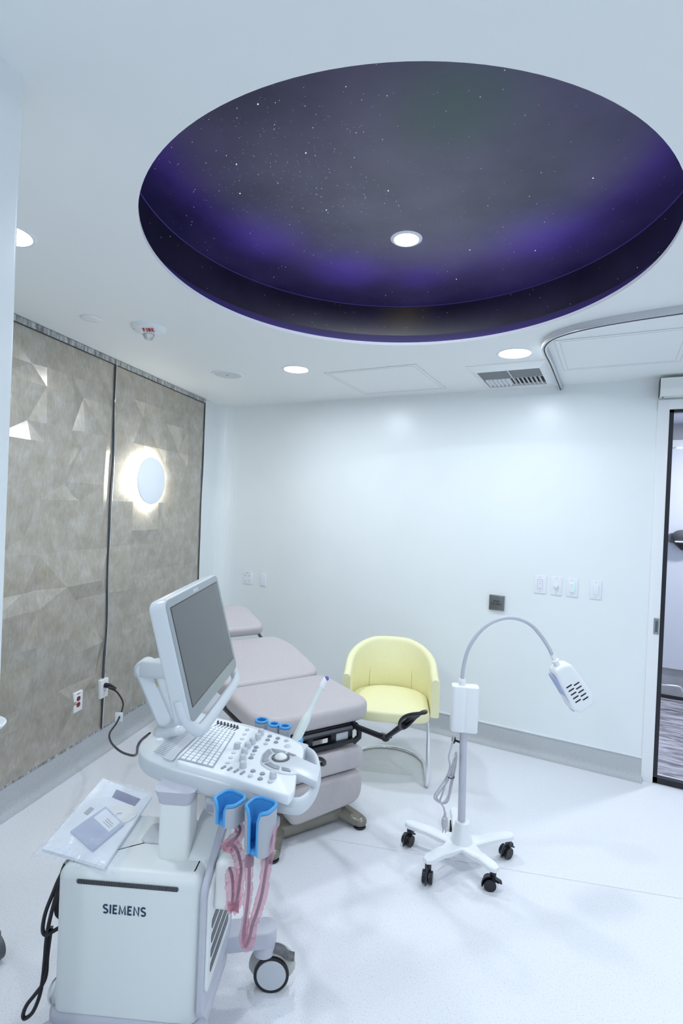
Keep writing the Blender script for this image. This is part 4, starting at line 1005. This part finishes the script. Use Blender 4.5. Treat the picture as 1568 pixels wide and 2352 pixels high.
# probe holders on both edges
def cup(c, w, h, ang, slot, name='probe_holder', outer=M['holder']):
    mx = frame(c, (cos(ang), sin(ang), 0), (-sin(ang), cos(ang), 0))
    P = []
    base = rrect(w, w*.92, w*(.32 if slot else .44), 6)
    for i in range(len(base)):
        a, b = V(base[i-1]), V(base[i]); k = max(1, int((b-a).length/.004))
        P += [tuple(a.lerp(b, (j+1)/k)) for j in range(k)]
    n = len(P); hw = w*.14
    def dip(x, y):          # front lip sinks towards the cable slot
        if not slot or y > -w*.30: return 0
        q = max(0, min(1, (w*.29-abs(x))/(w*.29-hw))); return -min(h*.30, .030)*q*q*(3-2*q)
    in_slot = lambda i: slot and P[i][1] < 0 and abs(P[i][0]) < hw
    def shell(d0, d1, z0, z1, m, parent, nm):
        bm = nb(); A, B = inset(P, d0) if d0 else P, inset(P, d1)
        R = [[bm.verts.new(mx @ V((x*s, y*s, z+(dip(*P[i]) if z == z1 else 0)))) for i, (x, y) in enumerate(Q)] for Q, z, s in ((A, z0, .93), (A, z1, 1), (B, z1, 1), (B, z0, .93))]
        for i in range(n):
            if in_slot(i) or in_slot(i-1): continue
            for k in range(4): bm.faces.new((R[k-1][i-1], R[k-1][i], R[k][i], R[k][i-1]))
        return obj(nm, bm, m, parent, 50)
    hl = shell(0, .0035, -h, -.005, outer, us, name)
    shell(.0036, .0075, -h-.002, -.001, M['blue'], hl, 'liner')
    bm = nb(); Q = inset(P, .0038)
    if slot:
        idx = [i for i in range(n) if not in_slot(i)]
        k0 = next(i for i in range(n) if in_slot(i-1) and not in_slot(i))
        seq = [(k0+j) % n for j in range(len(idx))]
        C = [V((Q[i][0], Q[i][1], dip(*P[i]))) for i in seq]
        a, b = C[0], C[-1]
        dn = lambda p: [V((p.x*(1-.07*t), p.y*(1-.07*t), p.z+(-h-p.z)*t)) for t in (.96, .66, .33)]
        C = dn(a)+C+dn(b)[::-1]
        tube(bm, [mx @ p for p in C], .0052, n=8)
    else: tube(bm, [mx @ V((x, y, 0)) for x, y in Q], .0050, n=8, closed=True)
    obj('blue_rim', bm, M['blue'], hl, 60)
    bm = nb(); pillow(bm, [(x*.92, y*.92) for x, y in inset(P, .007)], -h-.002, -h+.010, .003, mx, 2, 0); obj('cup_floor', bm, M['blue'], hl, 50)
    return hl
cup(V((-.954, 1.205, .872)), .084, .064, radians(-4), True)
cup(V((-.852, 1.218, .876)), .084, .125, radians(2), True)
for x, y, ww in ((-1.195, 1.688, .054), (-1.133, 1.684, .046), (-1.086, 1.690, .046)): cup(V((x, y, .880)), ww, .07, 0, False)
cup(V((-1.018, 1.672, .852)), .044, .07, 0, False)
# bracket under the panel for the holders
bm = nb(); box(bm, (0, 0, 0), (.24, .03, .03), frame((-.95, 1.262, .800), (.99, .14, 0), (-.14, .99, 0)), .006); obj('holder_rail', bm, M['mgrey'], us)
bm = nb(); pillow(bm, rrect(.13, .11, .03, 5), .745, .806, .02, frame((-1.06, 1.33, 0), (.99, .14, 0), (-.14, .99, 0)), 4); obj('tray_box', bm, M['lgrey'], us)
# monitor arm
AB = V((-1.430, 1.440, .868))
bm = nb(); lathe(bm, [(.058, 0), (.058, .012), (.050, .022), (.040, .030), (0, .030)], Matrix.Translation(AB), 36); sw = obj('swivel_base', bm, M['panel'], us)
ar = V((.887, .462, 0)); adp = V((-.462, .887, 0))
def AR(u, v, z): return AB+ar*u+adp*v+Z_*z
bm = nb(); tube(bm, [AR(0, 0, .01), AR(-.005, 0, .05), AR(-.015, 0, .085)], .03, n=16, rr=[.036, .034, .028]); obj('arm_foot', bm, M['panel'], us)
a0, a1 = AR(-.015, -.03, .060), AR(-.100, -.03, .238)
dA = (a1-a0).normalized(); 
mxa = frame(a0, ar*dA.dot(Z_)-Z_*dA.dot(ar), dA)
La = (a1-a0).length
bm = nb(); pillow(bm, rrect(.066, La+.066, .032, 8, 0, La/2), -.060, .004, .008, mxa, 4); lo = obj('lower_arm', bm, M['panel'], us, 50)
bm = nb(); pillow(bm, rrect(.048, La+.044, .0235, 8, 0, La/2), .003, .0055, .001, mxa, 2); obj('cover_inlay', bm, M['plate'], lo, 50)
bm = nb(); box(bm, (0, 0, 0), (.018, .018, .001), frame(a0.lerp(a1, .75)+ar*.038-adp*.02, -dA*1.0, adp)); obj('warning_label', bm, mat('label_yellow', (.45, .45, .25), .5), lo)
b0 = a1-Z_*.0+adp*.03; b1 = V((-1.268, 1.330, 1.163))
bm = nb(); dB = (b1-b0).normalized(); mxb = frame(b0, dB, Z_.cross(dB)); Lb = (b1-b0).length
pillow(bm, roundpoly([(-.03, -.032), (Lb, -.032), (Lb, .024), (.03, .030), (-.03, .012)], .018, 5), -.035, .035, .008, frame(b0, dB, Z_-dB*dB.dot(Z_)), 4); obj('upper_arm', bm, M['panel'], us, 50)
# monitor (its own frame): x right, y up, z towards the user
na, nt, nr = radians(24.58), radians(14.6), radians(1.36)
mn = V((cos(na)*cos(nt), sin(na)*cos(nt), sin(nt))); mr_ = Z_.cross(mn).normalized(); mu_ = mn.cross(mr_)
mr_, mu_ = cos(nr)*mr_+sin(nr)*mu_, -sin(nr)*mr_+cos(nr)*mu_
MS = 1.10
MM = frame(V((0, 0, H0))+(V((-1.063, 1.188, 1.330))-V((0, 0, H0)))*MS, mr_, mu_, mn)
W2, H2 = .41*MS/2, .26*MS/2
mo = bm = nb(); pillow(bm, rrect(W2*2+.058, H2*2+.075, .030, 6, 0, -.008), -.045, .006, .006, MM, 4, .012); mo = obj('monitor', bm, M['panel'], us, 50)
bm = nb(); ringp = rrect(W2*2+.050, H2*2+.066, .024, 6, 0, -.008); pillow(bm, ringp, .005, .0085, .001, MM, 2); obj('bezel', bm, mat('bezel_grey', (.30, .335, .355), .35), mo, 50)
bm = nb(); pillow(bm, rrect(W2*2+.006, H2*2+.006, .002, 2, 0, 0), .0075, .0092, 0, MM); obj('screen_edge', bm, M['black'], mo, 0)
bm = nb(); pillow(bm, rrect(W2*2, H2*2, .001, 2), .0085, .0096, 0, MM); obj('screen', bm, M['screen'], mo, 0)
bm = nb(); lettering(bm, 'SIEMENS', .0095, MM @ Matrix.Translation((0, H2+.014, .0086)), .0005, .2, space=.12); obj('lettering', bm, M['plate'], mo, 0)
bm = nb(); hb = H2+.045; x_ = W2+.012
P = [(-x_-.006, -H2+.03, -.018), (-x_-.006, -hb+.025, -.012), (-x_+.012, -hb-.018, .0), (-x_+.05, -hb-.034, .008), (0, -hb-.036, .010), (x_-.05, -hb-.034, .008), (x_-.012, -hb-.018, .0), (x_+.006, -hb+.025, -.012), (x_+.006, -H2+.03, -.018)]
tube(bm, [MM @ p for p in catmull([V(p) for p in P], 6)], .0145, n=14, flat=(1.0, 1.25)); obj('monitor_handle', bm, M['panel'], mo, 70)
bm = nb(); box(bm, (0, -.02, -.06), (.11, .11, .04), MM, .01); obj('mount_plate', bm, M['panel'], mo, 50)
# connectors on the front
def connector(l, z, s, nm='probe_connector'):
    bm = nb(); pillow(bm, roundpoly([(-.055*s, -.036*s), (.055*s, -.024*s), (.055*s, .035*s), (-.045*s, .045*s)], .02, 4), 0, .062, .014, frame(U(-.43, l, z), L_, Z_, F_), 4); c = obj(nm, bm, M['warmwhite'], us, 50)
    return c
cn = connector(1.635, .560, 1.75)
bm = nb(); e = U(-.375, 1.700, .545); tube(bm, [e, e+F_*.018+L_*.006, e+F_*.032+L_*.01], .014, n=12, rr=[.018, .021, .016]); obj('latch_knob', bm, M['dgrey'], cn)
bm = nb(); pillow(bm, roundpoly([(-.02, -.03), (.02, -.02), (.02, .03), (-.02, .03)], .008, 3), 0, .03, .006, frame(U(-.428, 1.74, .665), L_, Z_, F_), 3); obj('probe_connector', bm, M['warmwhite'], us, 50)

# probe standing in the rear holder
PB = V((-1.018, 1.672, .80))
pr_ = thing('ultrasound_probe', 'long pale wand probe with violet tip standing in the rear blue holder', 'ultrasound probe', PB)
pd = (V((-.985, 1.795, 1.035))-V((-1.018, 1.672, .862))); pd.normalize(); P0 = V((-1.018, 1.672, .862))
def PP(s): return P0+pd*s
Lp = 0.212/1.0
bm = nb(); ss = [-.06, -.02, 0, .03, .055, .075, .088, .10, .13, .20]; rr2 = [.012, .0165, .0175, .0175, .0175, .0165, .0125, .0105, .0095, .0092]
tube(bm, [PP(s) for s in ss], .01, n=18, rr=rr2); obj('handle', bm, M['probe'], pr_, 60)
bm = nb(); ss = [.198, .202, .225, .236, .242, .245]; rr2 = [.0095, .0112, .0112, .0095, .006, .002]; tube(bm, [PP(s) for s in ss], .01, n=18, rr=rr2); obj('tip', bm, M['white'], pr_, 60)
bm = nb(); sphere(bm, PP(.236)+V((.005, .0015, .002)), .0095, (1, .9, 1)); o = obj('violet_lens', bm, mat('violet_lens', (.14, .12, .40), .3), pr_, 80)

# probe cables in pink sleeves
def sleeved(name, P, r, label, seed, rmax, lead=None):
    P = [V(p) for p in P]; t = thing(name, label, 'probe cable', P[0])
    C = catmull(P, 6); bm = nb(); tube(bm, C, r, n=10); obj('cable', bm, M['cablegrey'], t, 80)
    rnd = random.Random(seed); n = len(C); rr = []; f = [rnd.uniform(.6, 1) for _ in range(n//5+3)]
    for i in range(n):
        q = i/5; k = int(q); v = f[k]*(1-(q-k))+f[k+1]*(q-k); e = min(1, i/3+.25, (n-1-i)/3+.25); rr.append(rmax*v*e)
    bm = nb(); tube(bm, [c+V((rnd.uniform(-.002, .004), rnd.uniform(-.003, .001), 0)) for c in C], .01, n=14, rr=rr, flat=(.55, 1.15))
    for v in bm.verts: v.co += V((rnd.uniform(-1, 1), rnd.uniform(-1, 1), rnd.uniform(-1, 1)))*.0007
    obj('pink_sleeve', bm, M['pink'], t, 180)
L1 = [(-.965, 1.255, .775), (-.935, 1.235, .770), (-.939, 1.217, .752), (-.965, 1.205, .730)]
L2 = [(-.965, 1.205, .728), (-.943, 1.212, .735), (-.931, 1.221, .716), (-.922, 1.225, .685), (-.919, 1.227, .66), (-.922, 1.225, .621), (-.926, 1.223, .583), (-.929, 1.22, .557), (-.936, 1.22, .549), (-.940, 1.219, .562), (-.940, 1.219, .600), (-.944, 1.217, .640), (-.952, 1.213, .665)]
sleeved('probe_cable', L1+L2, .0045, 'short looped probe cable in crumpled pink sleeve, hanging from the machine connector', 4, .020)
L3 = [(-.872, 1.200, .75), (-.864, 1.19, .703), (-.862, 1.189, .654), (-.864, 1.187, .605), (-.868, 1.185, .556), (-.870, 1.184, .515), (-.862, 1.186, .492), (-.853, 1.189, .515), (-.848, 1.193, .551), (-.837, 1.2, .594), (-.828, 1.206, .643), (-.822, 1.21, .705), (-.818, 1.215, .754), (-.815, 1.222, .800), (-.83, 1.25, .82)]
sleeved('probe_cable', L3, .0045, 'long looped probe cable in pink sleeve, hanging below the larger blue holder', 9, .020)

# black mains cords behind the cart
CORD1 = [(-1.46, 1.10, .585), (-1.500, 1.080, .56), (-1.524, 1.068, .453), (-1.539, 1.059, .369), (-1.545, 1.056, .313), (-1.547, 1.055, .258), (-1.55, 1.052, .188), (-1.558, 1.048, .132), (-1.574, 1.039, .083), (-1.595, 1.028, .062), (-1.601, 1.025, .075), (-1.591, 1.03, .106), (-1.57, 1.041, .139), (-1.551, 1.052, .171), (-1.541, 1.057, .205), (-1.545, 1.062, .26), (-1.540, 1.068, .35)]
CORD2 = [(-1.46, 1.105, .58), (-1.505, 1.078, .537), (-1.536, 1.062, .453), (-1.552, 1.053, .396), (-1.556, 1.05, .348), (-1.547, 1.055, .331), (-1.529, 1.064, .342), (-1.51, 1.085, .355), (-1.47, 1.12, .39)]
CORD3 = [(-1.455, 1.11, .575), (-1.515, 1.09, .509), (-1.534, 1.082, .438), (-1.536, 1.081, .396), (-1.528, 1.086, .377), (-1.50, 1.10, .366), (-1.46, 1.13, .40)]
t = thing('power_cable', 'black power cord bundle hanging in loops behind the scanner body', 'power cable', CORD1[0])
for P, r in ((CORD1, .0062), (CORD2, .0062), (CORD3, .0072)):
    bm = nb(); tube(bm, catmull([V(p) for p in P], 6), r, n=10); obj('cord', bm, M['black'], t, 80)

# document bag on the cart body
BG = [V((-1.757, 1.407, .628)), V((-1.55, .999, .622)), V((-1.259, 1.063, .622)), V((-1.465, 1.424, .628))]     # rear-left, left, front, rear-right
def bg(u, v, h=0): return BG[1].lerp(BG[2], u).lerp(BG[0].lerp(BG[3], u), v)+Z_*h          # u across, v towards the rear
def slab(bm, quad_uv, h0, h1):
    vs = [[bm.verts.new(bg(u, v, h)) for u, v in quad_uv] for h in (h0, h1)]
    n = len(quad_uv)
    for i in range(n): bm.faces.new((vs[0][i-1], vs[0][i], vs[1][i], vs[1][i-1]))
    bm.faces.new(vs[0][::-1]); bm.faces.new(vs[1])
bm = nb(); slab(bm, [(.07, .06), (.86, .05), (.93, .96), (.06, .97)], -.008, .002)
solo('document_stack', bm, M['paper'], 'stack of white printed sheets inside the clear bag on the scanner', 'paper', smooth=0)
bm = nb(); slab(bm, [(.40, .775), (.78, .755), (.80, .865), (.38, .885)], .0025, .0035)
solo('leaflet_strip', bm, mat('navy_print', (.10, .12, .28), .4), 'dark blue printed leaflet strip at the far end of the bag', 'leaflet', smooth=0)
dc = thing('disc_case', 'flat clear blue-grey disc case lying in the clear bag', 'disc case', bg(.5, .4))
cq = [(.235, .27), (.64, .145), (.80, .50), (.42, .63)]
bm = nb(); slab(bm, cq, .0025, .0085); obj('case', bm, mat('case_blue_grey', (.42, .48, .64), .15), dc, 0)
lq = lambda a, b: (cq[0][0]*(1-a)*(1-b)+cq[1][0]*a*(1-b)+cq[2][0]*a*b+cq[3][0]*(1-a)*b, cq[0][1]*(1-a)*(1-b)+cq[1][1]*a*(1-b)+cq[2][1]*a*b+cq[3][1]*(1-a)*b)
bm = nb(); slab(bm, [lq(.10, .58), lq(.88, .58), lq(.88, .95), lq(.10, .95)], .0085, .0092); cl = obj('card', bm, M['paper'], dc, 0)
bm = nb()
for k, (u0, u1) in enumerate(((.45, .8), (.45, .82), (.45, .78))): slab(bm, [lq(u0, .66+k*.06), lq(u1, .66+k*.06), lq(u1, .68+k*.06), lq(u0, .68+k*.06)], .0092, .0095)
obj('print_line', bm, M['inkgrey'], cl, 0)
bm = nb(); c = bg(.655, .60, .0035); lathe(bm, [(.009, 0), (.060, 0), (.060, .0012), (.009, .0012)], Matrix.Translation(c), 40)
solo('compact_disc', bm, mat('disc_face', (.80, .82, .80), .3), 'pale compact disc poking out behind the blue-grey disc case', 'disc')
bm = nb(); slab(bm, [(.20, .50), (.27, .49), (.29, .58), (.22, .59)], .0025, .003); solo('sticker', bm, M['inkgrey'], 'small grey printed sticker on the left side of the sheets', 'sticker', smooth=0)
# bag film : upper and lower skins, with crinkled front seam
rnd = random.Random(2); bm = nb(); NU, NV = 40, 44; g1 = {}
for i in range(NU+1):
    for j in range(NV+1):
        u, v = i/NU, j/NV; e = min(u, 1-u, v, 1-v)
        h = .012*min(1, e/.10)+.0015*sin(u*23+v*9)+.0015*sin(v*31-u*7)
        if e < .10: h += rnd.uniform(-.0035, .0045)*(1.6 if v < .1 else .7)
        uu = u+.012*sin(v*9)*(.5-u)+ (.0 if 0 < i < NU else rnd.uniform(-.006, .006)); vv = v+(.0 if 0 < j < NV else rnd.uniform(-.008, .008))
        drop = -.035*max(0, .25-u)/.25*(.4+.6*v) if u < .25 else 0
        g1[i, j] = bm.verts.new(bg(uu*1.02-.01, vv*1.02-.01, h+drop*.6))
for i in range(NU):
    for j in range(NV): bm.faces.new((g1[i, j], g1[i+1, j], g1[i+1, j+1], g1[i, j+1]))
solo('plastic_bag', bm, M['film'], 'clear crinkled plastic document bag lying on top of the scanner body', 'plastic bag', smooth=40)

# ================================================================== OBJECTS CUT BY THE LEFT EDGE
t = thing('drip_tray', 'white oval tray with raised rim at the left picture edge', 'tray', (-1.405, .76, 1.135))
bm = nb(); mxd = Matrix.Translation((-1.415, .772, 1.135)) @ Matrix.Diagonal((1.25, .9, 1, 1)); lathe(bm, [(0, -.012), (.036, -.012), (.046, -.004), (.050, .004), (.046, .005), (.038, -.004), (0, -.006)], mxd, 36); obj('tray', bm, M['white'], t)
bm = nb(); box(bm, (-1.405, .70, 1.125), (.05, .12, .012), bev=.003); obj('bracket', bm, M['white'], t)
stc = V((-1.965, 1.135, 0))
t = thing('equipment_stand', 'grey castor and base leg of a stand cut off by the left picture edge', 'stand', stc)
bm = nb(); cyl(bm, stc+V((0, -.02, .045)), stc+V((0, .02, .045)), .045, n=28); obj('castor', bm, M['dgrey'], t)
bm = nb(); tube(bm, [stc+V((0, 0, .085)), stc+V((-.1, .0, .10)), stc+V((-.35, .02, .12))], .028, n=12); obj('base_leg', bm, M['mgrey'], t)
